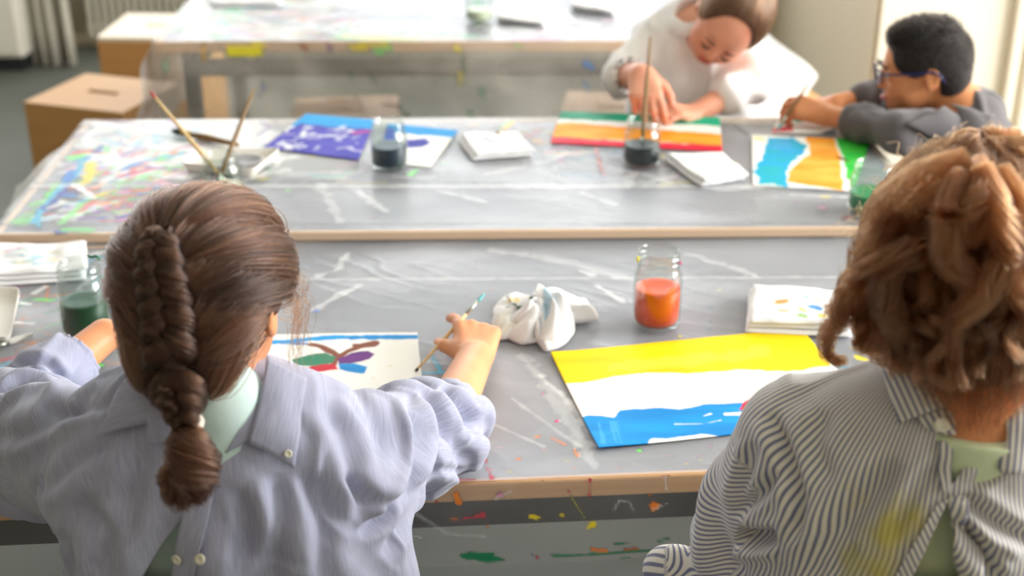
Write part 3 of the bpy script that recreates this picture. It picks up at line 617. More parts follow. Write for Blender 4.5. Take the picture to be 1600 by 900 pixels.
def p_purple2(cv):
    cv.poly([(600, 196), (730, 205), (712, 219), (620, 212)], (0, 150, 220), rag=.004); cv.poly([(634, 222), (665, 220), (672, 226), (660, 233), (636, 234)], (45, 50, 160), rag=.003); cv.poly([(600, 200), (618, 206), (618, 232), (598, 236)], (60, 90, 190), rag=.004)
paper([(606, 196), (716, 207), (672, 265), (590, 256)], TZ2, p_purple2, 'half-white painting with blue band right of the blue-black water jar', n=(80, 60), par=False)
def p_stripes(cv):
    cv.poly([(868, 172), (1130, 182), (1130, 202), (1050, 196), (868, 190)], (0, 130, 95), rag=.004, col2=(0, 190, 150), tone=.35)
    cv.poly([(1015, 182), (1130, 184), (1130, 201), (1020, 196)], (0, 185, 145), rag=.003, op=.8)
    cv.poly([(855, 198), (890, 195), (1000, 204), (1135, 214), (1135, 232), (1000, 224), (855, 218)], (255, 150, 30), rag=.003, col2=(255, 178, 60), tone=.7)
    cv.poly([(855, 216), (1000, 226), (1135, 231), (1135, 248), (855, 230)], (228, 25, 60), rag=.004, col2=(240, 60, 80), tone=.5)
paper([(876, 177), (1124, 187), (1128, 240), (860, 226)], TZ2, p_stripes, 'painting of green, white, orange and red stripes', n=(140, 60), par=False)
def p_map(cv):
    cv.poly([(1202, 218), (1240, 220), (1258, 232), (1254, 246), (1236, 256), (1228, 276), (1230, 296), (1205, 290), (1182, 292), (1182, 262), (1192, 248)], (0, 165, 225), rag=.006, col2=(0, 175, 190), tone=.7)
    cv.poly([(1182, 262), (1222, 262), (1228, 296), (1182, 292)], (20, 175, 180), rag=.008, op=.55, soft=.02); cv.poly([(1205, 220), (1240, 220), (1240, 238), (1205, 236)], (80, 170, 240), rag=.008, op=.5, soft=.02)
    cv.poly([(1258, 216), (1302, 218), (1312, 250), (1320, 303), (1290, 298), (1230, 288), (1234, 270), (1250, 254), (1266, 246)], (255, 155, 20), rag=.004, col2=(255, 190, 80), tone=.8)
    cv.poly([(1304, 216), (1368, 220), (1380, 280), (1340, 310), (1326, 285), (1316, 250)], (25, 185, 60), rag=.004, col2=(80, 205, 70), tone=.6); cv.stroke([(1312, 250), (1322, 255)], .012, (90, 80, 30), rag=.4)
    cv.stroke([(1182, 220), (1192, 222)], .012, (240, 215, 40), rag=.4); cv.stroke([(1232, 294), (1290, 301)], .008, (200, 210, 235), rag=.3, op=.8)
paper([(1174, 214), (1360, 222), (1332, 303), (1176, 293)], TZ2, p_map, 'painting of blue, orange and green patches before the boy', n=(130, 90), par=False)
def p_boy(cv):
    cv.stroke([(1226, 186), (1248, 193)], .016, (0, 165, 125), rag=.4); cv.poly([(1206, 204), (1235, 199), (1240, 208), (1205, 211)], (225, 100, 110), rag=.003); cv.stroke([(1285, 188), (1300, 186)], .01, (120, 180, 210), op=.3)
paper([(1222, 178), (1300, 182), (1308, 212), (1205, 211)], TZ2, p_boy, 'small white sheet with green and red dabs under the boy\'s hand', n=(60, 40), curl=(0, 0, .02, 0), par=False)
def p_far(cv): cv.stroke([(1180, 205), (1200, 208)], .02, (240, 200, 150), op=.5)

# ---------------------------------------------------------------- water jars
for nm, c, r in (('green_water', (10, 70, 34), .12), ('orange_water', (240, 86, 6), .12), ('navy_water', (28, 44, 66), .12), ('black_water', (24, 30, 38), .12), ('mint_water', (40, 140, 84), .12), ('clear_water', (215, 214, 190), .12)): mat(nm, c, .35, spec=.3)
for nm, c in (('dry_paint_yellow', (225, 205, 60)), ('dry_paint_green', (20, 130, 90)), ('dry_paint_pink', (200, 60, 110))): mat(nm, c, .5)
def make_jar(px, py, z, R, H, level, liquid, label, smears=()):
    b = TP(px, py, z); t = empty('water_jar', (b[0], b[1] + R * .9, z + .003), label=label, cat='jar')
    k = R / .039
    out = [(0, 0), (R * .86, 0), (R * .97, .004), (R, .012), (R, H * .60), (R * .98, H * .68), (R * .88, H * .765), (R * .83, H * .79), (R * .83, H * .83), (R * .87, H * .84), (R * .87, H * .86), (R * .835, H * .87), (R * .835, H * .90), (R * .87, H * .91), (R * .87, H * .93), (R * .83, H * .94), (R * .83, H * .985), (R * .81, H)]
    th = .0028
    inn = [(R * .78, H * .99), (R * .78, H * .80), (R * .86, H * .74), (R - th, H * .62), (R - th, .014), (R * .84, .007), (0, .007)]
    V, F_ = lathe(out + inn, 44); mk('glass', V, F_, 'jar_glass', t)
    r = R - th - .0006
    V, F_ = lathe([(0, .0078), (R * .83, .0078), (r, .015), (r, level), (r - .0015, level + .0006), (r * .7, level + .0002), (0, level)], 44); mk('water', V, F_, liquid, t)
    for a, zz_, l, mt in smears:
        aa = np.linspace(a, a + l, 8); V, F_ = tube(np.stack([R * .865 * np.cos(aa), R * .865 * np.sin(aa), zz_ * H + .002 * np.sin(aa * 9)], -1), .0022); mk('dried_paint', V, F_, mt, t)
    return t
J = {}
J['orange'] = make_jar(1028, 524, TZ1, .0392, .131, .066, 'orange_water', 'clear glass jar of cloudy orange water above yellow painting', ((2.7, .86, .5, 'dry_paint_yellow'), (5.9, .86, .25, 'dry_paint_pink')))
J['green'] = make_jar(128, 540, TZ1, .0395, .124, .060, 'green_water', 'glass jar of dark green water at the left child\'s forearm', ((.6, .985, .8, 'dry_paint_green'),))
J['navy'] = make_jar(607, 272, TZ2, .0385, .100, .047, 'navy_water', 'glass jar of blue-black water beside the dark violet painting')
J['black'] = make_jar(1004, 268, TZ2, .0395, .098, .044, 'black_water', 'glass jar of blackish water into which the girl dips her brush')
J['mint'] = make_jar(1366, 345, TZ2, .0435, .098, .040, 'mint_water', 'glass jar of green water at right end of middle table')
J['brush'] = make_jar(345, 318, TZ2, .040, .085, .020, 'clear_water', 'glass jar holding two long brushes behind the braided head')
J['far'] = make_jar(748, 40, TZ3, .040, .12, .035, 'clear_water', 'empty-looking glass jar at the top on the rearmost table')

# ---------------------------------------------------------------- brushes
mat('brush_wood', (232, 200, 145), .4, noise=((10, 10, 60), .5, (214, 176, 118))); mat('ferrule', (190, 195, 185), .25, metal=.9); mat('bristle', (120, 100, 70), .8); mat('mint_bristle', (110, 185, 190), .7)
mat('red_paint', (195, 60, 70), .5); mat('dark_tip', (40, 28, 24), .5); mat('brass_ferrule', (170, 140, 60), .3, metal=.8); mat('brown_handle', (130, 98, 56), .35); mat('white_handle', (235, 236, 232), .3); mat('green_dark', (25, 55, 45), .6)
def brush(tip, end, label, r=.0032, handle='brush_wood', fer='ferrule', bris='bristle', cap_=None, cl_=.014, fl=.022, bl=.018, group=None):
    """tip = bristle end, end = end of the handle (world points)"""
    tip, end = np.array(tip, float), np.array(end, float); L = np.linalg.norm(end - tip); d = (end - tip) / L
    t = empty('paintbrush', tuple(tip), label=label, cat='brush', group=group)
    P = lambda s: d * s
    def part(nm, ss, rr, m):
        V, F_ = tube([P(s) for s in ss], np.array(rr), 10); mk(nm, V, F_, m, t)
    part('bristles', (0, bl * .35, bl * .8, bl + .001), (r * .25, r * .85, r * 1.05, r * .95), bris)
    part('ferrule', (bl, bl + fl), (r * 1.02, r * .9), fer)
    h0 = bl + fl - .002; part('handle', np.linspace(h0, L, 7), r * np.array([.85, 1.12, 1.15, 1.0, .85, .72, .6]), handle)
    if cap_: part('handle_tip', (L - cl_, L + .001), (r * .8, r * .65), cap_)
    return t
# held by the braided girl: handle end rests on the paper, bristles up
B1_end = TP(650, 579, TZ1 + .007); B1_tip = AT(757, 459, 1.955)
brush(B1_tip, B1_end, 'thin wooden brush with mint tip held by the braided girl', r=.0030, bris='mint_bristle', cap_='dark_tip', cl_=.004, bl=.018, fl=.03)
jb = np.array(J['brush'].location)
brush(jb + [.012, .008, .012], AT(236, 145, 2.66), 'long pale brush with red handle end leaning left from its jar', cap_='red_paint', r=.0040)
brush(jb + [-.016, -.006, .012], AT(396, 140, 2.69), 'long brown-gold brush leaning right from its jar', handle='brown_handle', r=.0042)
brush(TP(268, 204, TZ2 + .012), TP(372, 226, TZ2 + .012), 'flat brown-handled brush with dark bristles lying on the middle table', r=.0075, handle='brown_handle', bris='green_dark', fer='brass_ferrule', bl=.03, fl=.03)
brush(TP(-24, 548, TZ1 + .007), TP(50, 522, TZ1 + .007), 'white-handled brush lying at the left edge of the nearest table', r=.0045, handle='white_handle', bris='green_dark')
brush(TP(776, 208, TZ2 + .022), TP(804, 190, TZ2 + .012), 'short pale brush lying over the folded rag at centre', r=.0035)
jk = np.array(J['black'].location)
B2_tip = jk + [0.0, .002, .022]; B2_end = AT(1016, 58, 2.93)
brush(B2_tip, B2_end, 'long brush the girl in white dips into blackish water', r=.0042, handle='brown_handle')
B3_tip = TP(1214, 204, TZ2 + .006); B3_end = AT(1262, 132, 2.97)
brush(B3_tip, B3_end, 'brush held by the boy with glasses', r=.0036, handle='brown_handle', bris='mint_bristle')
cvb = lambda p: None
# a green-ended brush half hidden under the braided girl's left hand
brush(TP(150, 553, TZ1 + .006), TP(196, 534, TZ1 + .006), 'dark green brush lying under the braided girl\'s left hand', r=.0055, handle='green_dark', bris='green_dark')

# ---------------------------------------------------------------- cloths, tray
mat('rag_cloth', attr='Col', rough=.9, sheen=.3, bump=(900, .3, .0008)); mat('tray_white', (244, 240, 234), .45); mat('tray_inside', (150, 150, 158), .5, noise=(40, .6, (205, 205, 210)))
def folded(px4, z, thick, layers, paint, label, seed=1, n=(60, 40), base=(243, 243, 246)):
    A, B, C_, D_ = [TP(p[0], p[1], z + thick)[:2] for p in px4]; c = (A + B + C_ + D_) / 4; Vs, Fs, Cs = [], [], []; off = 0
    for l in range(layers):
        u, v = np.meshgrid(np.linspace(0, 1, n[0]), np.linspace(0, 1, n[1]), indexing='ij')
        sh = .004 * np.array([math.sin(l * 2.1 + seed), math.cos(l * 1.7 + seed)]); u1, v1 = u.ravel()[:, None], v.ravel()[:, None]
        XY = A * (1 - u1) * (1 - v1) + B * u1 * (1 - v1) + C_ * u1 * v1 + D_ * (1 - u1) * v1 + sh + .003 * np.stack([fbm2(np.column_stack([u1, v1]), 3, 2, seed + l), fbm2(np.column_stack([u1, v1]), 3, 2, seed + l + 9)], 1)
        ed = np.minimum.reduce([u, 1 - u, v * .8, (1 - v) * .8]).ravel(); rnd = np.sqrt(np.clip(ed / .035, 0, 1)); t = thick / layers
        wv = .35 * t * fbm2(XY, 14, 3, seed)
        top = z + .003 + l * t + t * .5 + t * .5 * rnd + wv * (1 + l); bot = z + .003 + l * t + t * .5 - t * .5 * rnd + wv * l
        cv = Canvas(XY, z + thick, base, 1.0)
        if l == layers - 1 and paint: paint(cv)
        for Z, fl, cc in ((top, False, cv.C), (bot, True, cv.C)):
            Vs.append(np.column_stack([XY - c, Z - z])); f = grid_faces(*n) + off; Fs.append(f if fl else f[:, ::-1]); Cs.append(cc); off += len(XY)
    o = mk('folded_cloth', np.concatenate(Vs), np.concatenate(Fs), 'rag_cloth', cols=np.concatenate(Cs)); o.location = (c[0], c[1], z); tag(o, label, 'cloth'); return o
def c1(cv):
    scatter(cv, [(10, 390), (95, 388), (85, 415), (0, 418)], 26, ['cya', 'cya', 'yel', 'grn', 'cya', 'pnk'], .004, .014, .005, .03, .1, .35, 71); cv.stroke([(35, 402), (60, 401)], .016, PAL['cya'], rag=.8, op=.5)
folded([(-60, 386), (131, 377), (133, 420), (-60, 432)], TZ1, .026, 3, c1, 'folded white cloth with blue stain at left of nearest table', 3)
def c2(cv):
    for x, y, wd, c in ((1218, 471, .012, (225, 170, 40)), (1271, 483, .016, (40, 130, 200)), (1284, 497, .012, (225, 200, 40)), (1222, 488, .010, (230, 190, 160)), (1252, 488, .012, (225, 215, 120)), (1250, 496, .012, (150, 190, 120)), (1272, 473, .012, (190, 195, 180)), (1256, 467, .010, (150, 205, 190))): cv.stroke([(x, y), (x + 6, y + 1)], wd, c, rag=.5, off=x)
folded([(1173, 443), (1330, 458), (1335, 508), (1168, 501)], TZ1, .026, 3, c2, 'folded white cloth with yellow and blue dabs beside curly hair', 4)
def c3(cv): scatter(cv, [(735, 212), (815, 212), (820, 235), (740, 235)], 10, ['pur', 'blu', 'pnk'], .004, .012, .005, .02, .1, .3, 73); cv.stroke([(758, 218), (770, 224)], .012, (90, 110, 170), op=.6, rag=.5)
folded([(716, 209), (806, 207), (835, 236), (742, 243)], TZ2, .016, 2, c3, 'small folded white rag right of the blue painting', 5)
def c4(cv): scatter(cv, [(1060, 245), (1150, 245), (1160, 280), (1090, 275)], 12, ['pnk', 'pur', 'cya'], .004, .012, .01, .03, .1, .2, 74)
folded([(1036, 240), (1128, 238), (1167, 272), (1098, 284)], TZ2, .018, 2, c4, 'folded whitish rag right of the blackish water jar', 6)
folded([(775, 12), (846, 14), (850, 34), (778, 26)], TZ3, .02, 2, None, 'folded white cloth in middle of the rearmost table', 7, n=(30, 20))
folded([(893, -6), (955, -4), (960, 16), (895, 8)], TZ3, .02, 2, None, 'folded white cloth at right of the rearmost table', 8, n=(30, 20))
folded([(330, -22), (440, -22), (440, 2), (330, 2)], TZ3, .02, 2, None, 'folded white cloth at top left of the rearmost table', 9, n=(30, 20))
# white box lid at the left frame edge
P = [TP(x, y, TZ1 + .02) for x, y in ((-70, 446), (32, 449), (16, 527), (-70, 527))]
def tray(P4, z, hgt, label, inside='tray_white', n=40):
    """shallow rectangular dish: rounded outer wall, floor lower than the rim"""
    P4 = np.array([p[:2] for p in P4]); c = P4.mean(0); t = empty('paint_tray', (c[0], c[1], z + .003), label=label, cat='tray')
    rim, fl = [], []
    for i in range(4):
        p0, p1, p2 = P4[i - 1], P4[i], P4[(i + 1) % 4]
        a, b = p1 + (p0 - p1) * .12, p1 + (p2 - p1) * .12
        for s in np.linspace(0, 1, 6): rim.append((1 - s) ** 2 * a + 2 * s * (1 - s) * p1 + s * s * b)
    rim = np.array(rim) - c; m = len(rim); prof = [(.90, 0), (.98, hgt * .6), (1.0, hgt), (.975, hgt), (.93, hgt * .5), (.86, .004), (.0, .004)]
    V = np.concatenate([np.column_stack([rim * s, np.full(m, h_)]) for s, h_ in prof] + [np.zeros((1, 3))])
    F_ = [(i * m + j, i * m + (j + 1) % m, (i + 1) * m + (j + 1) % m, (i + 1) * m + j) for i in range(len(prof) - 1) for j in range(m)] + [(j, len(V) - 1, (j + 1) % m) for j in range(m)]
    mk('tray_shell', V, F_, 'tray_white', t, smooth=False); return t
tray(P, TZ1, .018, 'white shallow tray at the left edge on the nearest table')
t_ = tray([TP(*p, TZ2 + .02) for p in ((300, 236), (440, 232), (398, 266), (284, 256))], TZ2, .02, 'white palette tray by the two long brushes')
V, F_ = lathe([(0, .0055), (.03, .0055), (.036, .012), (.038, .012), (.038, .004)], 28); mk('paint_well', V * [1.1, .8, 1], F_, 'tray_inside', t_).location = (.03, 0, .004)

# crumpled rag: folds run out from a gathered centre, rounded on top and pinched between
OUT = [(776, 470), (790, 458), (806, 455), (832, 463), (850, 462), (872, 456), (895, 462), (915, 472), (922, 482), (938, 495), (915, 505), (893, 512), (890, 535), (868, 552), (852, 556), (840, 541), (815, 545), (795, 536), (780, 538), (768, 515), (772, 490)]
W_ = np.array([TP(x, y + (10 if y < 500 else -2), TZ1)[:2] for x, y in OUT]); c0 = TP(838, 510, TZ1)[:2]; W_ = W_ - c0
aa = np.arctan2(W_[:, 1], W_[:, 0]); rr = np.hypot(W_[:, 0], W_[:, 1]); o_ = np.argsort(aa); aa, rr = aa[o_], rr[o_]
nt, nr = 260, 70
A_, R_ = np.meshgrid(np.linspace(-PI, PI, nt, endpoint=False), np.linspace(0, 1, nr), indexing='ij')
rad = np.interp(A_, np.r_[aa[-1] - 2 * PI, aa, aa[0] + 2 * PI], np.r_[rr[-1], rr, rr[0]])
A2 = A_ + .5 * np.sin(R_ * 3.2 + A_ * 2) * (1 - R_ * .4)
pos = np.stack([np.cos(A2) * R_, np.sin(A2) * R_, R_ * 0], -1)
f1 = np.abs(np.sin(A2 * 3 + 1.1 + 1.3 * noise3(pos, 2.2, 3))) ** .55; f2 = np.abs(np.sin(A2 * 5.5 + 2.5 * R_ + .4)) ** .6
nz = noise3(pos, 2.6, 5); env = np.clip((1 - R_ ** 2.4), 0, 1) ** .55
H_ = .060 * env * (.22 + .50 * f1 + .22 * f2 + .30 * nz) * (.75 + .35 * np.sin(A2 + 2.2)) + .002
H_ = np.maximum(H_, .0015) + .0010 * noise3(pos, 18, 2) * env
tw = .010 * env * np.sin(A2 * 6 + 2)   # lips lean over the pinches
X = np.stack([np.cos(A_) * rad * R_ - np.sin(A_) * tw, np.sin(A_) * rad * R_ + np.cos(A_) * tw, H_], -1).reshape(-1, 3)
i_ = (np.arange(nt)[:, None] * nr + np.arange(nr - 1)[None]); j_ = (((np.arange(nt) + 1) % nt)[:, None] * nr + np.arange(nr - 1)[None]); F_ = np.stack([i_, i_ + 1, j_ + 1, j_], -1).reshape(-1, 4)
cv = Canvas(X[:, :2] + c0, TZ1 + .03, (243, 243, 246), 1.0)
for pts, wd, c, op in (([(797, 470), (812, 482), (832, 484)], .014, (30, 75, 45), .95), ([(800, 458), (812, 462)], .012, (240, 215, 150), .9), ([(872, 468), (876, 462)], .016, (150, 200, 225), .7), ([(853, 485), (856, 500)], .014, (160, 205, 230), .7), ([(929, 492), (934, 490)], .010, (20, 100, 55), 1), ([(925, 494), (926, 493)], .008, (200, 50, 90), .9), ([(848, 545), (853, 545)], .008, (120, 110, 60), .9), ([(844, 534), (846, 533)], .006, (30, 110, 60), .9), ([(780, 490), (790, 500)], .03, (225, 220, 205), .6)): cv.stroke(pts, wd, c, rag=.6, op=op)
rag = mk('rag', X, F_, 'rag_cloth', cols=cv.C); rag.location = (c0[0], c0[1], TZ1 + .003); solid(rag, .0012, 1)
tag(rag, 'crumpled white rag with green and yellow stains beside the hand', 'rag')

# ================================================================ people
for nm, c, c2, rg in (('skin_fair', (230, 162, 118), (218, 138, 96), .45), ('skin_warm', (222, 152, 110), (205, 130, 90), .45), ('skin_rosy', (232, 170, 142), (222, 142, 118), .45), ('skin_tan', (218, 150, 104), (200, 126, 82), .42)):
    mat(nm, c, rg, noise=(16, .45, c2), bump=(420, .12, .0006), sss=.18, spec=.35)
mat('lip', (196, 100, 92), .4); mat('nail', (240, 190, 165), .25); mat('eye_white', (235, 232, 226), .2); mat('iris_brown', (60, 36, 22), .15); mat('lash_dark', (40, 26, 20), .7)
mat('scalp_brown', (62, 38, 26), .8); mat('scalp_auburn', (92, 54, 30), .8); mat('scalp_dark', (34, 27, 25), .75); mat('scalp_chestnut', (84, 58, 40), .8)
hair_mat('hair_brown', (54, 32, 21), .26); hair_mat('hair_auburn', (84, 49, 26), .28); hair_mat('hair_black', (15, 12, 11), .35); hair_mat('hair_chestnut', (82, 56, 38), .34)
mat('mint_jersey', (202, 226, 224), .8, bump=(700, .2, .0006), sheen=.2); mat('pale_green_jersey', (218, 232, 196), .8, bump=(700, .2, .0006), sheen=.2)
mat('white_cotton', (250, 248, 249), .85, bump=(500, .2, .0006), sheen=.2, noise=(14, .2, (242, 239, 242))); mat('grey_cotton', (92, 88, 92), .85, bump=(500, .2, .0006), sheen=.25, noise=(9, .4, (78, 75, 80)))
mat('denim', (70, 80, 105), .85, bump=(600, .2, .0006)); mat('dark_trousers', (58, 58, 66), .85); mat('shoe_rubber', (225, 225, 222), .6)
mat('button_pearl', (226, 222, 205), .25, coat=.5); mat('hair_elastic', (236, 228, 218), .7); mat('navy_frame', (28, 36, 96), .3)
def shirt_mat(name, base, line, freq, sharp, streak, wob=0.0):
    """woven cotton: stripes follow the cloth coordinate 'fab' (metres across the weave), fine streaks along it"""
    m = bpy.data.materials.new(name); m.use_nodes = True; nt = m.node_tree; N = nt.nodes; K = nt.links; M[name] = m
    b = N['Principled BSDF']; b.inputs['Roughness'].default_value = .85; b.inputs['Sheen Weight'].default_value = .25; b.inputs['Specular IOR Level'].default_value = .2
    at = N.new('ShaderNodeAttribute'); at.attribute_name = 'fab'; al = N.new('ShaderNodeAttribute'); al.attribute_name = 'along'
    cmb = N.new('ShaderNodeCombineXYZ'); K.new(at.outputs['Fac'], cmb.inputs[0]); K.new(al.outputs['Fac'], cmb.inputs[1])
    mp = N.new('ShaderNodeMapping'); mp.inputs['Scale'].default_value = (streak, streak * .06, 1); K.new(cmb.outputs[0], mp.inputs[0])
    n = N.new('ShaderNodeTexNoise'); n.inputs['Scale'].default_value = 1; n.inputs['Detail'].default_value = 3; K.new(mp.outputs[0], n.inputs[0])
    r = N.new('ShaderNodeMapRange'); r.inputs[1].default_value = .3; r.inputs[2].default_value = .7; K.new(n.outputs[0], r.inputs[0])
    mx = N.new('ShaderNodeMix'); mx.data_type = 'RGBA'; mx.inputs[6].default_value = L4(*base); mx.inputs[7].default_value = L4(*line)
    if freq:
        s = N.new('ShaderNodeMath'); s.operation = 'MULTIPLY'; s.inputs[1].default_value = 2 * PI / freq; K.new(at.outputs['Fac'], s.inputs[0])
        si = N.new('ShaderNodeMath'); si.operation = 'SINE'; K.new(s.outputs[0], si.inputs[0])
        r2 = N.new('ShaderNodeMapRange'); r2.inputs[1].default_value = sharp - .35; r2.inputs[2].default_value = sharp + .35; K.new(si.outputs[0], r2.inputs[0])
        K.new(r2.outputs[0], mx.inputs[0])
    else:
        r.inputs[4].default_value = .8; K.new(r.outputs[0], mx.inputs[0])
    K.new(mx.outputs[2], b.inputs['Base Color'])
    st = N.new('ShaderNodeAttribute'); st.attribute_name = 'Col'
    m3 = N.new('ShaderNodeMix'); m3.data_type = 'RGBA'; K.new(st.outputs['Alpha'], m3.inputs[0]); K.new(mx.outputs[2], m3.inputs[6]); K.new(st.outputs['Color'], m3.inputs[7]); K.new(m3.outputs[2], b.inputs['Base Color'])
    n2 = N.new('ShaderNodeTexNoise'); n2.inputs['Scale'].default_value = 700; K.new(N.new('ShaderNodeTexCoord').outputs['Object'], n2.inputs[0])
    bp = N.new('ShaderNodeBump'); bp.inputs['Strength'].default_value = .2; bp.inputs['Distance'].default_value = .0006; K.new(n2.outputs[0], bp.inputs['Height']); K.new(bp.outputs[0], b.inputs['Normal'])
    return m
shirt_mat('chambray', (172, 175, 197), (141, 145, 172), 0, 0, 700)
shirt_mat('striped_cotton', (222, 218, 208), (118, 121, 148), .0058, .25, 500)

def head_prims(C, R, s=1.0, hood=True):
    """child's head: local +y is the face, +z the crown; s scales"""
    L = lambda x, y, z: C + R @ (np.array([x, y, z]) * s)
    e = lambda c, r, k=.012, sub=False: ell(L(*c), np.array(r) * s, R, k * s, sub)
    p = [e((0, -.008, .026), (.070, .088, .076), .02), e((0, .030, -.020), (.056, .056, .070), .03), e((0, .060, -.066), (.024, .022, .018), .03), e((.030, .052, -.034), (.026, .024, .026), .02), e((-.030, .052, -.034), (.026, .024, .026), .02),
         e((.028, .083, .004), (.016, .010, .011), .010, True), e((-.028, .083, .004), (.016, .010, .011), .010, True), e((.027, .074, .003), (.0135, .0115, .0105), .004), e((-.027, .074, .003), (.0135, .0115, .0105), .004),
         cap(L(0, .083, .008), L(0, .094, -.022), .0055 * s, .0085 * s, .008 * s), e((.007, .087, -.026), (.006, .006, .005), .004), e((-.007, .087, -.026), (.006, .006, .005), .004),
         e((0, .084, -.047), (.019, .006, .0052), .004), e((0, .082, -.054), (.016, .006, .0050), .003), cap(L(-.022, .088, -.0505), L(.022, .088, -.0505), .0022 * s, .0022 * s, .003 * s, True)]
    for sx in (1, -1):
        p += [e((sx * .072, -.004, -.004), (.007, .016, .027), .004), e((sx * .078, -.002, -.002), (.004, .010, .018), .003, True), e((sx * .071, .004, -.024), (.006, .008, .010), .004)]
    return p, L
def hand_prims(W, F, N_, T, s=1.0, curl=(.5, .5, .6, .7), thumb=(.5, .3), spread=.12, k0=.012):
    """W wrist point, F the way the fingers go, N_ outward from the back of the hand, T towards the thumb"""
    F, N_ = nrm(F), nrm(N_); N_ = nrm(N_ - F * (F @ N_)); T = np.cross(F, N_) * np.sign(np.cross(F, N_) @ np.array(T)); p = []
    P = lambda f, n, t: np.array(W) + (F * f + N_ * n + T * t) * s
    for i, t in enumerate((.024, .008, -.009, -.024)):
        kn = P(.066 - abs(i - 1) * .004, .002, t); p.append(cap(P(.004, 0, t * .55), kn, .0135 * s, .0105 * s, k0 * s))
        ang, pos = 0.0, kn; ln = (.030, .020, .017) if i in (1, 2) else (.027, .018, .016) if i == 0 else (.022, .015, .014); r = .0082 if i < 3 else .0070
        d0 = nrm(F + T * spread * (1.5 - i) / 1.5)
        for j in range(3):
            ang += curl[i] * (1.0, 1.15, .8)[j]; d = d0 * math.cos(ang) - N_ * math.sin(ang); q = pos + d * ln[j] * s
            p.append(cap(pos, q, r * s * (1 - .06 * j), r * s * (.92 - .06 * j), (.004 if j == 0 else .002) * s)); pos = q
    a = P(.012, -.006, .020); d = nrm(F * .75 + T * thumb[0] - N_ * thumb[1]); b = a + d * .030 * s; d2 = nrm(d + F * .3 - N_ * thumb[1] * .8 - T * .35 * thumb[0]); c = b + d2 * .022 * s; e_ = c + nrm(d2 - T * .3) * .018 * s
    p += [cap(a, b, .0135 * s, .0105 * s, .010 * s), cap(b, c, .0095 * s, .0088 * s, .004 * s), cap(c, e_, .0086 * s, .0070 * s, .003 * s)]
    return p
def sdf_obj(name, prims, vox, material, parent, clip=None, it=2, deform=None, attrs=None, cols=None):
    V, Fc = sdf_mesh(prims, vox, clip); V = relax(V, Fc, it)
    at = attrs(V) if attrs else None
    if deform: V = deform(V, vnormals(V, Fc))
    cc = cols(V) if cols else None
    return mk(name, V, Fc[:, ::-1] if False else Fc, material, parent, world=True, attrs=at, cols=cc), V, Fc
def bvh_of(V, Fc): return BVHTree.FromPolygons([Vector(v) for v in V.tolist()], Fc.tolist())
def cast(bvh, px, py):
    d = Vector(ray(px, py)).normalized(); h = bvh.ray_cast(Vector((0, 0, CAMZ)), d)
    return (np.array(h[0]), np.array(h[1])) if h[0] is not None else (None, None)
def cloth_patch(name, bvh, q, offs, material, parent, n=(16, 12), thick=.0016, attrs=True, amp=.0015, seed=1, bulge=0.0, fabdir=None, yfall=None):
    """a piece of cloth lying on a garment; q = 4 corners and offs = how far each stands off it"""
    V, q = [], np.array(q, float)
    for i in range(n[0]):
        for j in range(n[1]):
            u, v = i / (n[0] - 1), j / (n[1] - 1); w4 = np.array([(1 - u) * (1 - v), u * (1 - v), u * v, (1 - u) * v]); p = w4 @ q; of = w4 @ np.array(offs)
            h, nn = cast(bvh, *p); tries = 0
            while h is None and tries < 12:
                p = p + (q.mean(0) - p) * .15; h, nn = cast(bvh, *p); tries += 1
            if h is None: h, nn = (V[-1][0], V[-1][1]) if V else (AT(p[0], p[1], yfall or 1.2), np.array([0, -1., 0]))
            if nn @ (h - np.array([0, 0, CAMZ])) > 0: nn = -nn
            V.append((h, nn, of + bulge * math.sin(PI * u) * math.sin(PI * v)))
    H = np.array([a[0] for a in V]).reshape(n[0], n[1], 3); Nn = np.array([a[1] for a in V]).reshape(n[0], n[1], 3); O_ = np.array([a[2] for a in V]).reshape(n[0], n[1], 1)
    for _ in range(3):   # soften what the surface under it does
        for A in (H, Nn):
            A[1:-1] = A[1:-1] * .5 + (A[:-2] + A[2:]) * .25; A[:, 1:-1] = A[:, 1:-1] * .5 + (A[:, :-2] + A[:, 2:]) * .25
    P = (H + nrm(Nn) * O_).reshape(-1, 3); P = P + Nn.reshape(-1, 3) * (amp * fbm(P, 25, 2, seed))[:, None]
    at = None
    if attrs:
        a = np.linalg.norm(np.diff(H[:, 0], axis=0), axis=1).sum(); uu, vv = np.meshgrid(np.linspace(0, 1, n[0]), np.linspace(0, 1, n[1]), indexing='ij'); fa = (uu * a).ravel(); al = (vv * np.linalg.norm(H[0, 0] - H[0, -1])).ravel()
        if fabdir is not None: fa, al = P @ np.array(fabdir), al
        at = {'fab': fa, 'along': al}
    o = mk(name, P, grid_faces(*n), material, parent, world=True, attrs=at, cols=np.zeros((len(P), 4)) if attrs else None)
    solid(o, thick, 0); return o, P.reshape(n[0], n[1], 3)
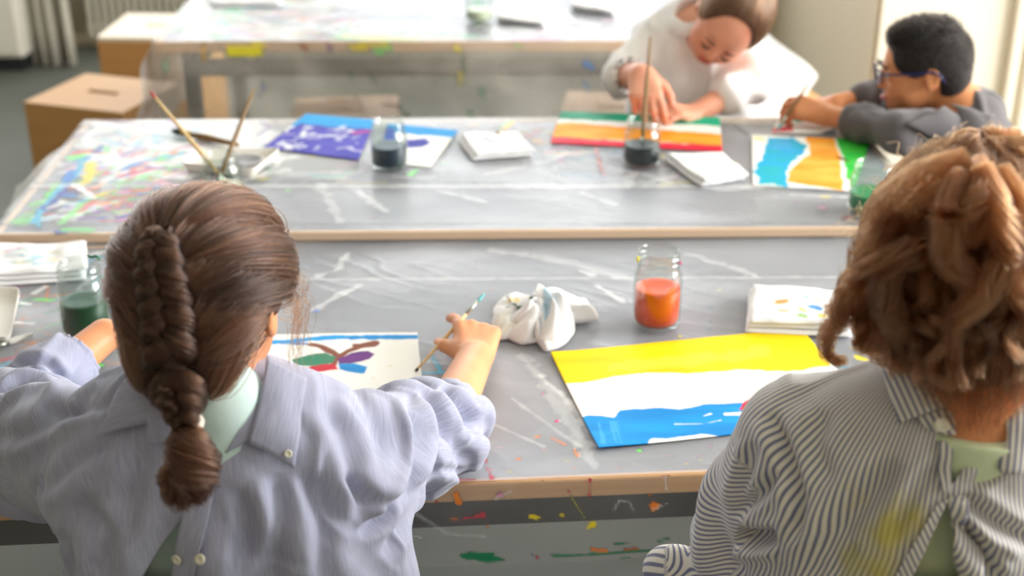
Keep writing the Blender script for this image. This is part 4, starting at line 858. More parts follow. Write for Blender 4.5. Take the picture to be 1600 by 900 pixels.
def cut_mesh(o, wedges):
    """cut clean openings: every wedge = (list of (x, z) corners, y limit) on world-space mesh; faces inside with y below the limit go"""
    bm = bmesh.new(); bm.from_mesh(o.data)
    for poly, ylim in wedges:
        c = np.mean(poly, 0)
        lo = np.min(poly, 0) - .03; hi = np.max(poly, 0) + .03
        for a, b in zip(poly, poly[1:] + poly[:1]):
            g = [f for f in bm.faces if f.calc_center_median().y < ylim and lo[0] < f.calc_center_median().x < hi[0] and lo[1] < f.calc_center_median().z < hi[1]]
            geom = list({v for f in g for v in f.verts}) + list({e for f in g for e in f.edges}) + g
            nn = Vector((-(b[1] - a[1]), 0, b[0] - a[0])); bmesh.ops.bisect_plane(bm, geom=geom, plane_co=Vector((a[0], 0, a[1])), plane_no=nn, dist=1e-6)
        kill = []
        for f in bm.faces:
            m = f.calc_center_median()
            if m.y > ylim: continue
            ins = False; j = len(poly) - 1
            for i in range(len(poly)):
                if (poly[i][1] > m.z) != (poly[j][1] > m.z) and m.x < (poly[j][0] - poly[i][0]) * (m.z - poly[i][1]) / (poly[j][1] - poly[i][1]) + poly[i][0]: ins = not ins
                j = i
            if ins: kill.append(f)
        bmesh.ops.delete(bm, geom=kill, context='FACES')
    bm.to_mesh(o.data); bm.free(); o.data.polygons.foreach_set('use_smooth', [True] * len(o.data.polygons))
def xz(bvh, px, py):
    h, _ = cast(bvh, px, py); return (float(h[0]), float(h[2]))
def button(parent, P, nn, r=.0055):
    V, F_ = lathe([(0, .0016), (r * .45, .0014), (r * .62, .0024), (r, .0022), (r, 0), (0, 0)], 18); nn = nrm(nn); a = nrm(np.cross(nn, [0, 0, 1])); b = np.cross(nn, a)
    mk('button', np.array(P) + V @ np.stack([a, b, nn]), F_, 'button_pearl', parent, world=True)
def hair_obj(name, P, radius, material, parent, tone=None, taper=True):
    """P[n, t, 3] world points -> one hair-curve object"""
    n, t = P.shape[:2]; hc = bpy.data.hair_curves.new(name); hc.add_curves([t] * n)
    hc.attributes['position'].data.foreach_set('vector', P.astype(np.float32).ravel())
    if 'radius' not in hc.attributes: hc.attributes.new('radius', 'FLOAT', 'POINT')
    r = np.linspace(1, .35 if taper else .9, t)[None] * radius * np.ones((n, 1)); hc.attributes['radius'].data.foreach_set('value', r.astype(np.float32).ravel())
    tn = hc.attributes.new('tone', 'FLOAT', 'CURVE'); tn.data.foreach_set('value', (np.ones(n) if tone is None else tone).astype(np.float32))
    hc.materials.append(M[material]); o = bpy.data.objects.new(name, hc); COL.objects.link(o); adopt(o, parent, True); o['kind'] = 'stuff'; return o
def resample(G, t):
    """smooth a polyline guide to t points (Catmull-Rom)"""
    G = np.asarray(G, float); n = len(G); G = np.vstack([2 * G[0] - G[1], G, 2 * G[-1] - G[-2]]); s = np.linspace(0, n - 1 - 1e-6, t); i = s.astype(int); f = (s - i)[:, None]
    p0, p1, p2, p3 = G[i], G[i + 1], G[i + 2], G[i + 3]
    return .5 * (2 * p1 + (p2 - p0) * f + (2 * p0 - 5 * p1 + 4 * p2 - p3) * f ** 2 + (3 * p1 - p0 - 3 * p2 + p3) * f ** 3)
def bundle(G, n, rad, t=24, r=rs, frizz=.0008, twist=1.0, close=.25):
    """n hairs round a guide; rad(s) is the lock's radius along it"""
    C_ = resample(G, t); T = nrm(np.gradient(C_, axis=0)); up = np.array([.13, .4, .9]); S_ = nrm(np.cross(T, up)); U = np.cross(S_, T); s = np.linspace(0, 1, t)
    rr = rad(s) if callable(rad) else np.full(t, rad)
    a = r.rand(n, 1) * 2 * PI + twist * s[None] * 2; q = np.sqrt(r.rand(n, 1)) * (1 - close * r.rand(n, 1) * s[None])
    off = (np.cos(a) * q * rr)[..., None] * S_ + (np.sin(a) * q * rr)[..., None] * U
    P = C_[None] + off; k = r.rand(n, 1, 3) * 40; wv = np.sin(s[None, :, None] * (6 + k * .3) + k) * frizz * (.3 + s[None, :, None]); return P + wv

def base_of(x, y, z=0): return (x, y, z)
def legs_standing(root, x0, x1, y, ztop, material, r=.062):
    """trousers and shoes for a child who stands"""
    for x in (x0, x1):
        pass
    xm = (x0 + x1) / 2
    sdf_obj('trousers', [cap((x0 + .02, y, ztop), (x0, y + .01, .09), r * 1.15, r * .75, .03), cap((x1 - .02, y, ztop), (x1, y + .01, .09), r * 1.15, r * .75, .03), ell((xm, y, ztop), (abs(x1 - x0) * .5 + .07, .10, .10), None, .05)], .009, material, root, it=2)
    for x in (x0, x1): sdf_obj('shoe', [ell((x, y + .035, .034), (.040, .095, .036), None, .02), cap((x, y - .02, .06), (x, y - .01, .10), .038, .036, .03), rbox((x, y + .035, .008), (.042, .098, .008), None, .006, .006)], .006, 'shoe_rubber', root, it=1)

def on_cap(V, Fc, C_, dirs, extra):
    """points where directions from C_ leave the cap mesh, plus extra"""
    bv = bvh_of(V, Fc); sh = dirs.shape; D_ = nrm(dirs.reshape(-1, 3)); out = np.zeros(len(D_)); c = Vector(C_)
    for i, d in enumerate(D_.tolist()):
        h = bv.ray_cast(c + Vector(d) * .3, Vector((-d[0], -d[1], -d[2]))); out[i] = .3 - h[3] if h[0] is not None else .08
    return C_ + D_.reshape(sh) * (out.reshape(sh[:-1])[..., None] + extra)

def to_px(V):
    X = V - np.array([0, 0, CAMZ]); d = X[:, 1] * cP - X[:, 2] * sP; u = X[:, 1] * sP + X[:, 2] * cP; return np.stack([800 + FPX * X[:, 0] / d, 450 - FPX * u / d], 1)
def creases(V, Nn, lst):
    """pressed folds: a valley along each line with a rounded lip on either side, on the side of the cloth the line was drawn on"""
    Q = to_px(V); face = np.clip(-(Nn @ nrm([0, .85, -.5])) * 3 + .3, 0, 1); D_ = np.zeros(len(V))
    for pts, w_, dep, lip in lst:
        A = resample(np.array(pts, float), 24); m = ((Q > A.min(0) - 5 * w_) & (Q < A.max(0) + 5 * w_)).all(1); idx = np.nonzero(m)[0]
        if not len(idx): continue
        q = Q[idx]; best = np.full(len(q), 1e9); sd = np.zeros(len(q)); tt = np.zeros(len(q))
        for i in range(23):
            ab = A[i + 1] - A[i]; t = np.clip(((q - A[i]) @ ab) / (ab @ ab), 0, 1); v = q - A[i] - t[:, None] * ab; d = np.hypot(v[:, 0], v[:, 1]); b = d < best; best[b] = d[b]; sd[b] = np.sign(ab[0] * v[b, 1] - ab[1] * v[b, 0]); tt[b] = (i + t[b]) / 23
        end = np.clip(np.minimum(tt, 1 - tt) / .18, 0, 1) ** .7; x = best / w_
        D_[idx] += 1.35 * dep * end * (-np.exp(-x * x) + lip * np.exp(-((x - 1.9) / 1.0) ** 2) * np.where(sd > 0, 1.0, .45))
    return V + Nn * (D_ * face)[:, None]

# ---------------------------------------------------------------- the braided girl, near left
def girl_braid():
    root = empty('person', (-.32, 1.20, 0), label='girl with a brown braid, seen from behind in a lavender-blue smock shirt', cat='person')
    fw = nrm([.10, .86, -.50]); R = basis(fw, [0.02, .2, 1]); C_ = AT(324, 474, 1.262); hp, L = head_prims(C_, R, .95)
    neck = L(0, -.035, -.055)
    sh_r, el_r, wr_r = np.array([-.165, 1.325, .905]), np.array([-.094, 1.560, .785]), AT(742, 556, 1.835)
    sh_l, el_l, wr_l = np.array([-.485, 1.315, .915]), np.array([-.675, 1.585, .790]), AT(163, 524, 1.765)
    body = hp + [cap(neck, (-.312, 1.215, .985), .043, .046, .03), cap((-.312, 1.215, .99), (-.325, 1.25, .90), .055, .09, .05), ell((-.325, 1.25, .78), (.135, .085, .20), None, .05), cap((-.43, 1.29, .93), (-.22, 1.30, .93), .04, .04, .05),
                 cap(sh_r, el_r, .040, .034, .03), cap(el_r, wr_r - [0, .01, 0], .036, .027, .012), cap(sh_l, el_l, .040, .034, .03), cap(el_l, wr_l, .034, .0245, .012)]
    body += hand_prims(wr_r, [.02, 1, .12], [.15, -.32, .95], [-1, 0, 0], 1.12, curl=(.22, .62, .72, .80), thumb=(.75, .30), spread=.26, k0=.007)
    body += hand_prims(wr_l, [.70, .62, -.22], [-.3, .15, .9], [-.4, .8, .0], .96, curl=(.35, .4, .5, .6), thumb=(.5, .2))
    o, V, Fc = sdf_obj('body', body, .0030, 'skin_fair', root, clip=((-1.2, 1, .74), (.3, 2.2, 1.4)), it=2)
    # smock worn back to front: torso, sleeves rolled at the elbow
    def folds(V, Nn):
        d = .0050 * fbm(V, 7, 3, 2)
        # soft folds falling from the shoulders and drawn toward the arms
        for a, b, ph, fq, am in (((-.30, 1.17, .99), (-.16, 1.12, .72), 0, 46, .0080), ((-.33, 1.17, .99), (-.48, 1.12, .72), 2, 42, .0065)):
            a, b = np.array(a), np.array(b); t = nrm(b - a); q = V - a; al = q @ t; pr = q - al[:, None] * t; ang = pr[:, 0] / (al + .16); d += am * np.sin(ang * fq * .5 + ph + 2.0 * noise3(V, 5, 4)) * np.clip(al / .12, 0, 1) * np.clip((1.36 - V[:, 1]) / .12, 0, 1)
        for S0, E_, am, ph in ((sh_r, el_r, .0100, 0.), (sh_l, el_l, .0105, 1.6)):
            ax = nrm(E_ - S0); Ls = np.linalg.norm(E_ - S0); q = V - S0; al = (q @ ax) / Ls; pr = q - (q @ ax)[:, None] * ax; rr = np.linalg.norm(pr, axis=1)
            m = np.clip((al - .15) / .45, 0, 1) * np.clip((.14 - rr) / .05, 0, 1)
            sp = al * 2.2 + .55 * np.sin(np.arctan2(pr[:, 2], pr[:, 0]) + ph) + .5 * noise3(V, 10, 8)
            w_ = np.sin(sp * 2 * PI * 1.25 + ph); d += am * m * (np.abs(w_) ** .6 * np.sign(w_) * .9)
        rdg = 1 - np.abs(fbm(V * [1, 1, .5], 14, 2, 33)) * 5; d += .0045 * np.clip(rdg, 0, 1)
        V = V + Nn * d[:, None]
        return creases(V, Nn, [([(636, 615), (652, 680), (644, 750), (612, 800), (560, 835)], 9, .014, .55), ([(655, 605), (680, 645), (686, 695), (676, 735), (655, 775)], 7, .010, .5), ([(688, 600), (715, 628), (736, 668)], 9, .010, .6), ([(672, 742), (700, 735), (735, 742)], 7, .006, .5),
            ([(600, 870), (640, 800), (662, 758)], 10, .007, .5), ([(505, 625), (540, 690), (560, 760), (575, 820)], 14, .007, .5), ([(478, 735), (505, 810), (505, 905)], 15, .008, .5), ([(545, 610), (585, 670), (600, 720)], 12, .006, .5), ([(430, 740), (440, 820), (425, 910)], 14, .007, .5), ([(370, 760), (385, 830), (365, 910)], 12, .006, .5), ([(540, 740), (580, 780), (620, 790)], 10, .005, .5),
            ([(-10, 612), (45, 590), (100, 590)], 9, .009, .5), ([(20, 570), (72, 566), (104, 598)], 7, .009, .5), ([(-5, 690), (80, 655), (150, 605)], 14, .007, .5), ([(55, 775), (110, 725), (175, 690)], 14, .006, .5), ([(120, 780), (165, 835), (160, 905)], 16, .008, .5), ([(225, 700), (205, 770), (195, 860)], 16, .006, .5), ([(90, 830), (105, 870), (110, 910)], 12, .006, .5), ([(60, 640), (140, 640), (200, 612)], 10, .005, .5)])
    cf_r = el_r + (wr_r - el_r) * .20; cf_l = el_l + (wr_l - el_l) * .62
    sp = [ell((-.325, 1.245, .76), (.172, .122, .30), None, .06), ell((-.318, 1.235, .90), (.150, .095, .12), None, .06), cap((-.45, 1.30, .914), (-.20, 1.305, .902), .060, .057, .05), ell((-.27, 1.26, .76), (.165, .11, .26), None, .06), cap((-.318, 1.225, .99), (-.42, 1.275, .965), .045, .05, .04), cap((-.30, 1.225, .985), (-.21, 1.28, .945), .045, .046, .04),
          cap(sh_r, el_r - [.008, 0, -.01], .062, .056, .014), cap(el_r, cf_r, .056, .045, .02), cap(el_r + [.0, -.03, -.0], el_r + [.022, .02, -.005], .050, .042, .02), cap(cf_r - (cf_r - el_r) * .3, cf_r, .050, .049, .006),
          cap(sh_l, el_l, .062, .060, .016), cap(el_l, cf_l, .052, .040, .02), cap(cf_l - (cf_l - el_l) * .25, cf_l, .046, .046, .006), cap(sh_l + [-.0, .02, -.05], el_l + [-.02, -.04, -.03], .06, .06, .04),
          cap(sh_r + [0, .0, -.05], el_r + [-.03, -.06, -.0], .058, .045, .04)]
    # hollow cuffs
    for a, b, r in ((el_r, cf_r, .038), (el_l, cf_l, .036)): d = nrm(b - a); sp.append(cap(b - d * .012, b + d * .08, r, r + .006, .008, True))
    def fab(V):
        f = V[:, 0] * .96 + .25 * (V[:, 1] - 1.2); al = V[:, 2].copy()
        for S0, E_ in ((sh_r, cf_r), (sh_l, cf_l)):
            ax = nrm(E_ - S0); q = V - S0; a_ = q @ ax; pr = q - a_[:, None] * ax; m = (a_ > .04) & (np.linalg.norm(pr, axis=1) < .12); e1 = nrm(np.cross(ax, [0, 0, 1.])); e2 = np.cross(ax, e1); g = np.arctan2(pr @ e1, pr @ e2) * .06; f = np.where(m, g, f); al = np.where(m, a_, al)
        return {'fab': f, 'along': al}
    so, SV, SF = sdf_obj('smock_shirt', sp, .0035, 'chambray', root, clip=((-1.2, .9, .52), (.3, 2.2, 1.3)), it=3, deform=folds, attrs=fab, cols=lambda V: np.zeros((len(V), 4)))
    bv = bvh_of(SV, SF)
    # T-shirt just inside, seen in the neck and in the slit between the button bands
    T_ = [ell((-.322, 1.250, .78), (.150, .098, .27), None, .05), ell((-.316, 1.245, .90), (.128, .074, .11), None, .05), cap((-.305, 1.215, .945), (-.300, 1.205, 1.028), .075, .052, .03)]
    T_.append(cap(neck, (-.31, 1.21, .99), .049, .052, .01, True)) if False else None
    sdf_obj('t_shirt', [t for t in T_ if t], .0045, 'mint_jersey', root, it=3)
    cut = [xz(bv, *p) for p in ((352, 712), (262, 640), (300, 600), (395, 600), (412, 640))]
    slit = [xz(bv, *p) for p in ((292, 800), (276, 870), (262, 915), (214, 915), (256, 845))]
    cut_mesh(so, [(cut, 1.23), (slit, 1.2)])
    solid(so, .0022, -1)
    C1 = lambda nm, q, of, **k: cloth_patch(nm, bv, q, of, 'chambray', root, **k)
    # collar leaves, stand, button bands
    C1('collar_leaf', [(412, 574), (474, 602), (458, 730), (386, 690)], (.016, .010, .008, .010), bulge=.006, n=(14, 16))
    C1('collar_leaf', [(262, 590), (270, 655), (157, 682), (205, 606)], (.014, .010, .007, .012), bulge=.006, n=(14, 16))
    C1('collar_stand', [(236, 634), (276, 640), (272, 690), (238, 696)], (.012, .013, .013, .010), n=(10, 12), bulge=.003)
    C1('collar_stand', [(352, 708), (388, 688), (408, 640), (392, 636)], (.004, .006, .010, .010), n=(12, 8))
    C1('button_band', [(296, 752), (340, 745), (306, 905), (268, 905)], (.004, .005, .005, .004), n=(10, 22))
    C1('button_band', [(330, 728), (352, 716), (262, 905), (214, 905)], (.0035, .0035, .003, .003), n=(8, 24)) if False else None
    for px, py in ((262, 868), (298, 872)):
        h, nn = cast(bv, px + 22, py); button(root, h + nrm(nn) * .007, nn)
    h, nn = cast(bv, 447, 707); button(root, h + nrm(nn) * .011, nn, .004)
    legs_standing(root, -.40, -.25, 1.20, .56, 'denim')
    # ---- hair
    r = np.random.RandomState(11)
    RR = np.array([.078, .090, .079]); HC = L(0, -.010, .026)
    hobj, HV, HF = sdf_obj('hair', [ell(HC, RR + .001, R, .01), ell(L(0, -.045, -.035), (.055, .045, .06), R, .03), cap(L(0, .09, -.03), L(0, .12, .02), .085, .07, .01, True), ell(L(0, -.03, -.115), (.05, .05, .035), R, .02, True)], .0045, 'scalp_brown', root, it=2)
    def on_head(px, py):
        o_ = np.array([0, 0, CAMZ]) - HC; d = ray(px, py); o_, d = (o_ @ R) / RR, (d @ R) / RR; a, b, c = d @ d, 2 * o_ @ d, o_ @ o_ - 1; D_ = max(b * b - 4 * a * c, 0); t = (-b - math.sqrt(D_)) / (2 * a); return nrm(o_ + d * t)
    line = [on_head(*p) for p in ((262, 378), (262, 405), (266, 440), (274, 475), (283, 510), (290, 545), (292, 575))]
    line = nrm(resample(line, 60))
    N1 = 13000; u = nrm(r.randn(N1 * 3, 3)); u = u[(u[:, 1] < .62) & (u[:, 2] > -.93) & ~((u[:, 1] > .2) & (u[:, 2] < -.05)) & ~((u[:, 1] > -.35) & (u[:, 2] < -.6))][:N1]
    u = u[~((np.abs(u[:, 0]) > .8) & (u[:, 2] < -.12) & (u[:, 1] > -.25))]
    # where on the braid line a hair joins: high hairs early, low hairs late
    up_ = (u @ nrm([0, .35, 1])); tj = np.clip((.95 - up_) / 1.95, 0, 1); tj = np.clip(tj + .04 * r.randn(len(u)), 0, .99)
    nl = 5; lobe = np.floor(tj * nl) / nl; tj2 = np.clip(lobe + .10 + .30 * (tj - lobe), 0, .99); J_ = line[(tj2 * 59).astype(int)]
    t = 22; s = np.linspace(0, 1, t)[None, :, None]; ph = (tj * nl) % 1.0
    side = np.sign(u[:, 0] - J_[:, 0])[:, None]
    arc = nrm(u)[:, None] * (1 - s) + J_[:, None] * s; arc = arc + np.array([0, 0, .35])[None, None] * (s * (1 - s)) * np.clip(1 - np.abs(u[:, 2])[:, None, None], 0, 1)
    arc = nrm(arc); hgt = .002 + .015 * np.sin(PI * np.clip(ph, 0, 1))[:, None, None] * np.sin(PI * np.clip(s, 0, 1)) ** .7 + .004 * r.rand(len(u), 1, 1) * (1 - .5 * s) + .0055 * s ** 3
    wav = .0012 * np.sin(s * 9 + r.rand(len(u), 1, 1) * 6)
    hgt = hgt + .006 * fbm(np.stack([u[:, 0] * .5, u[:, 1] * .5, tj * 4 + u[:, 0]], 1), 9, 2, 8)[:, None, None] * np.sin(PI * np.clip(s, 0, 1))
    P = on_cap(HV, HF, HC, (arc * RR) @ R.T, hgt - .001 + wav)
    clump = fbm(np.stack([u[:, 0] * .4, u[:, 1] * .4, tj * 3 + u[:, 0] * .6], 1), 7, 3, 5)
    tone = (.6 + .6 * r.rand(len(u))) * (.25 + 1.25 * np.sin(PI * ph) ** .8) * (1 + 1.6 * clump); tone *= np.where(r.rand(len(u)) < .12, 1.5, 1)  # hairs between lobes darkened: shade of the valleys put into the tone
    hair_obj('hair_strands', P, .00055, 'hair_brown', hobj, tone)
    # braid: three ropes of hair woven down the line, off the nape and into the elastic
    cl = list(on_cap(HV, HF, HC, (line[::10] * RR) @ R.T, .010))
    cl += [AT(286, 605, 1.135), AT(288, 635, 1.115), AT(292, 660, 1.108)]
    cl = resample(cl, 90); T = nrm(np.gradient(cl, axis=0)); out = nrm(cl - (HC + np.array([0, .02, -.02]))); out = nrm(out - (out * T).sum(1)[:, None] * T); sd = np.cross(T, out)
    ss = np.linspace(0, 1, 90); turns = 4.2; Ps, tn = [], []
    amp = np.interp(ss, [0, .15, .7, 1], [.007, .013, .018, .008]); th = np.interp(ss, [0, .15, .75, 1], [.008, .0125, .0125, .0055])
    for k in range(3):
        a = ss * turns * 2 * PI + k * 2 * PI / 3
        G = cl + sd * (amp * np.sin(a))[:, None] + out * (.007 + .006 * np.sin(2 * a))[:, None]
        Ps.append(bundle(G, 700, lambda q, th=th: np.interp(q, ss, th), 70, r, .0012)); tn.append(np.clip(.35 + 1.3 * r.rand(700), .3, 2))
    hair_obj('braid', np.concatenate(Ps), .00055, 'hair_brown', hobj, np.concatenate(tn))
    # tail below the elastic
    a0, a1 = AT(293, 664, 1.105), AT(289, 770, 1.085); G = [a0, a0 * .75 + a1 * .25 + [.004, -.012, 0], a0 * .45 + a1 * .55 + [.010, -.014, 0], a0 * .15 + a1 * .85 + [.0, -.008, 0], a1 + [-.008, .004, 0]]
    Pt = [bundle(G, 900, lambda q: np.interp(q, [0, .15, .45, .75, 1], [.009, .020, .027, .024, .014]), 30, r, .003, 2.2)]
    for k in range(12):
        x = r.randn(3) * .0045; Gk = [a0 + x * .3, a0 * .7 + a1 * .3 + x * 1.5 + [0, -.01, 0], a0 * .4 + a1 * .6 + x * 2.2 + [.012 * math.sin(k), -.012, 0], a0 * .1 + a1 * .9 + x * 1.2, a1 + x * .6 + [.01 * math.cos(k), .0, -.004]]
        Pt.append(bundle(Gk, 50, lambda q: .004 * np.sin(PI * np.clip(q * .9 + .1, 0, 1)) + .001, 30, r, .002))
    Pt = np.concatenate(Pt); hair_obj('braid_tail', Pt, .00052, 'hair_brown', hobj, 1.0 + .6 * r.rand(len(Pt)))
    aa = np.linspace(0, 2 * PI, 30); e1, e2 = np.array([1, 0, .1]), np.array([0, 1, .25])
    V_, F_ = tube(a0 + .0115 * (np.cos(aa)[:, None] * e1 + np.sin(aa)[:, None] * e2), .0042, 8); mk('hair_tie', V_, F_, 'hair_elastic', root, world=True)
    # flyaways on the right of the head and stray wisps
    Fp = []
    for k in range(46):
        p0 = on_head(445 + r.randn() * 6, 420 + r.rand() * 90); q0 = HC + R @ (p0 * (RR + .004)); dx = r.rand() * .020 + .004
        Fp.append(resample([q0, q0 + [dx, .005, -.01], q0 + [dx * 1.4 * r.rand(), .005 + .01 * r.rand(), -.035 - .02 * r.rand()], q0 + [dx * (r.rand() * 1.6 - .2), .01, -.06 - .045 * r.rand()]], 18))
    for k in range(260):
        v = nrm(r.randn(3)); v[1] = -abs(v[1]) * .6 + .2; v[2] = abs(v[2]); q0 = HC + R @ (nrm(v) * (RR + .008)); d = nrm(r.randn(3)) * .014; d2 = R @ v * .006
        Fp.append(resample([q0, q0 + d * .5 + d2, q0 + d + d2 * .6, q0 + d * 1.7 - d2 * .3], 18))
    hair_obj('stray_hair', np.array(Fp), .00028, 'hair_auburn', hobj, np.ones(len(Fp)) * .9)
    return root
girl_braid()

# ---------------------------------------------------------------- the curly-haired girl, near right
def girl_curly():
    root = empty('person', (.43, 1.13, 0), label='girl with auburn curls, seen from behind in a blue-striped smock shirt', cat='person')
    C_ = AT(1500, 432, 1.17); R = basis(nrm([-.12, .90, -.42]), [0, .2, 1]); hp, L = head_prims(C_, R, 1.02); neck = L(0, -.035, -.055); X0 = .440
    sh_l, el_l = np.array([.292, 1.215, .985]), np.array([.262, 1.290, .800]); wr_l = np.array([.36, 1.33, .70])
    sh_r, el_r, wr_r = np.array([.600, 1.20, .985]), np.array([.66, 1.36, .79]), np.array([.60, 1.56, .775])
    body = hp + [cap(neck, (X0, 1.135, 1.03), .044, .050, .03), cap((X0, 1.135, 1.035), (X0, 1.18, .93), .047, .06, .04), ell((X0, 1.18, .80), (.125, .075, .20), None, .04), cap((.33, 1.205, .965), (.55, 1.195, .965), .038, .038, .03),
                 cap(sh_l, el_l, .038, .033, .03), cap(el_l, wr_l, .032, .024, .012), cap(sh_r, el_r, .038, .033, .03), cap(el_r, wr_r, .032, .024, .012)]
    body += hand_prims(wr_l, [.5, .25, -.6], [-.3, .9, .2], [0, .2, 1], .95) + hand_prims(wr_r, [-.2, 1, -.05], [0, .1, 1], [-1, 0, 0], .95, curl=(.3, .3, .35, .4))
    sdf_obj('body', body, .0040, 'skin_warm', root, clip=((0, .9, .60), (1.0, 2.0, 1.5)), it=2)
    def folds(V, Nn):
        d = .0045 * fbm(V, 6, 3, 12)
        for a, b, ph, fq, am in (((.36, 1.13, 1.04), (.29, 1.08, .70), .6, 34, .0050), ((.47, 1.06, .90), (.70, 1.12, .70), 2, 40, .0075)):
            a, b = np.array(a), np.array(b); t = nrm(b - a); q = V - a; al = q @ t; pr = q - al[:, None] * t; d += am * np.sin(pr[:, 0] / (al + .2) * fq * .5 + ph + 2.0 * noise3(V, 5, 14)) * np.clip(al / .12, 0, 1) * np.clip((1.26 - V[:, 1]) / .12, 0, 1)
        ax = nrm(el_l - sh_l); q = V - sh_l; al = (q @ ax) / np.linalg.norm(el_l - sh_l); pr = q - (q @ ax)[:, None] * ax; m = np.clip((al - .25) / .4, 0, 1) * np.clip((.11 - np.linalg.norm(pr, axis=1)) / .04, 0, 1)
        w_ = np.sin((al * 1.8 + .5 * np.sin(np.arctan2(pr[:, 1], pr[:, 0])) + .4 * noise3(V, 9, 18)) * 2 * PI); d += .0065 * m * w_
        d += .0040 * np.clip(1 - np.abs(fbm(V * [1, 1, .5], 12, 2, 43)) * 5, 0, 1)
        V = V + Nn * d[:, None]
        return creases(V, Nn, [([(1200, 645), (1232, 715), (1248, 790), (1240, 850)], 12, .009, .5), ([(1140, 805), (1185, 775), (1222, 735)], 10, .006, .5), ([(1152, 835), (1180, 842), (1215, 838)], 12, .014, .5), ([(1290, 640), (1275, 700), (1300, 760)], 16, .006, .5), ([(1405, 720), (1335, 800), (1262, 905)], 22, .010, .5), ([(1475, 720), (1430, 770), (1385, 850)], 12, .006, .5),
            ([(1490, 800), (1530, 865), (1560, 910)], 11, .010, .9), ([(1500, 775), (1550, 812), (1610, 850)], 12, .009, .9), ([(1560, 700), (1545, 740), (1510, 765)], 10, .005, .5), ([(1180, 690), (1165, 740), (1150, 790)], 10, .005, .5), ([(1340, 850), (1300, 905)], 14, .006, .5)])
    sp = [ell((X0, 1.165, .78), (.175, .125, .34), None, .06), ell((X0, 1.16, .94), (.155, .100, .12), None, .06), cap((.32, 1.20, .975), (.56, 1.19, .975), .060, .060, .05), cap((X0 - .02, 1.15, 1.045), (.34, 1.175, 1.015), .044, .05, .04), cap((X0 + .02, 1.15, 1.045), (.55, 1.17, 1.01), .044, .05, .04),
          cap(sh_l, el_l, .062, .060, .02), cap(sh_l + [.02, -.02, -.05], el_l + [.05, -.05, 0], .06, .06, .04), cap(el_l, el_l + (wr_l - el_l) * .55, .056, .045, .02), cap(sh_r, el_r, .062, .058, .02), cap(el_r, el_r + (wr_r - el_r) * .35, .056, .048, .02),
          cap((.31, 1.24, .752), (.18, 1.335, .728), .030, .024, .02), cap((.30, 1.18, .77), (.44, 1.08, .66), .06, .08, .05)]
    def fab(V):
        f = .165 * np.arctan2(V[:, 0] - X0, -(V[:, 1] - 1.19)) + .42 * np.clip(.95 - V[:, 2], 0, 1) ** 1.2; al = V[:, 2].copy()
        ax = nrm(el_l - sh_l); q = V - sh_l; a_ = q @ ax; pr = q - a_[:, None] * ax; m = (a_ > .02) & (np.linalg.norm(pr, axis=1) < .072) & (V[:, 0] < .315 + .10 * (1.0 - V[:, 2])); g = (V[:, 0] * .75 - V[:, 2] * .66) * 1.45
        return {'fab': np.where(m, g, f), 'along': np.where(m, a_, al)}
    def stain(V):
        c = np.zeros((len(V), 4)); c[:, :3] = lin((190, 178, 50)); P0 = AT(1378, 850, 1.06); d = np.linalg.norm((V - P0) * [1, .7, .8], axis=1); c[:, 3] = np.clip((.042 + .04 * fbm(V, 30, 3, 4) - d) / .03, 0, 1) * .75; return c
    so, SV, SF = sdf_obj('smock_shirt', sp, .0038, 'striped_cotton', root, clip=((0, .85, .60), (.95, 2.0, 1.4)), it=3, deform=folds, attrs=fab, cols=stain)
    bv = bvh_of(SV, SF)
    T_ = [ell((X0, 1.168, .80), (.150, .100, .32), None, .05), ell((X0, 1.165, .94), (.130, .080, .12), None, .05), cap((X0, 1.150, .97), (X0 + .003, 1.130, 1.06), .074, .066, .02)]
    sdf_obj('t_shirt', T_, .0045, 'pale_green_jersey', root, it=2, clip=((0, .9, .5), (1, 1.6, 1.066)))
    cut = [xz(bv, *p) for p in ((1484, 762), (1488, 660), (1440, 600), (1520, 590), (1572, 618), (1556, 650))]
    slit = [xz(bv, *p) for p in ((1481, 776), (1502, 915), (1416, 915))]
    cut_mesh(so, [(cut, 1.15), (slit, 1.15)]); solid(so, .0022, -1)
    S1 = lambda nm, q, of, **k: cloth_patch(nm, bv, q, of, 'striped_cotton', root, **k)
    S1('collar_leaf', [(1384, 588), (1452, 578), (1492, 640), (1408, 664)], (.010, .016, .012, .009), bulge=.006, n=(18, 14), fabdir=(.9, 0, .42))
    S1('collar_leaf', [(1552, 612), (1640, 618), (1608, 735), (1566, 738)], (.016, .012, .008, .010), bulge=.006, n=(12, 18), fabdir=(1, 0, -.1))
    S1('collar_stand', [(1430, 652), (1488, 636), (1492, 680), (1450, 672)], (.005, .010, .009, .006), n=(12, 8), fabdir=(.8, 0, .5))
    S1('button_band', [(1487, 690), (1463, 690), (1440, 905), (1416, 905)][:2] + [(1416, 912), (1440, 912)][::-1] if False else [(1466, 688), (1489, 690), (1483, 768), (1470, 770)], (.004, .004, .004, .004), n=(8, 16))
    S1('button_band', [(1462, 786), (1481, 778), (1420, 912), (1392, 912)], (.004, .004, .004, .004), n=(8, 22), fabdir=(1, 0, .5))
    S1('button_band', [(1481, 776), (1502, 770), (1532, 912), (1500, 912)], (.004, .008, .008, .004), n=(8, 22), fabdir=(1, 0, -.3))
    h, nn = cast(bv, 1470, 662); button(root, h + nrm(nn) * .012, nn, .007)
    legs_standing(root, .37, .52, 1.12, .60, 'dark_trousers')
    # ---- curls
    r = np.random.RandomState(23); RR = np.array([.076, .094, .083]) * 1.02; HC = L(0, -.010, .026)
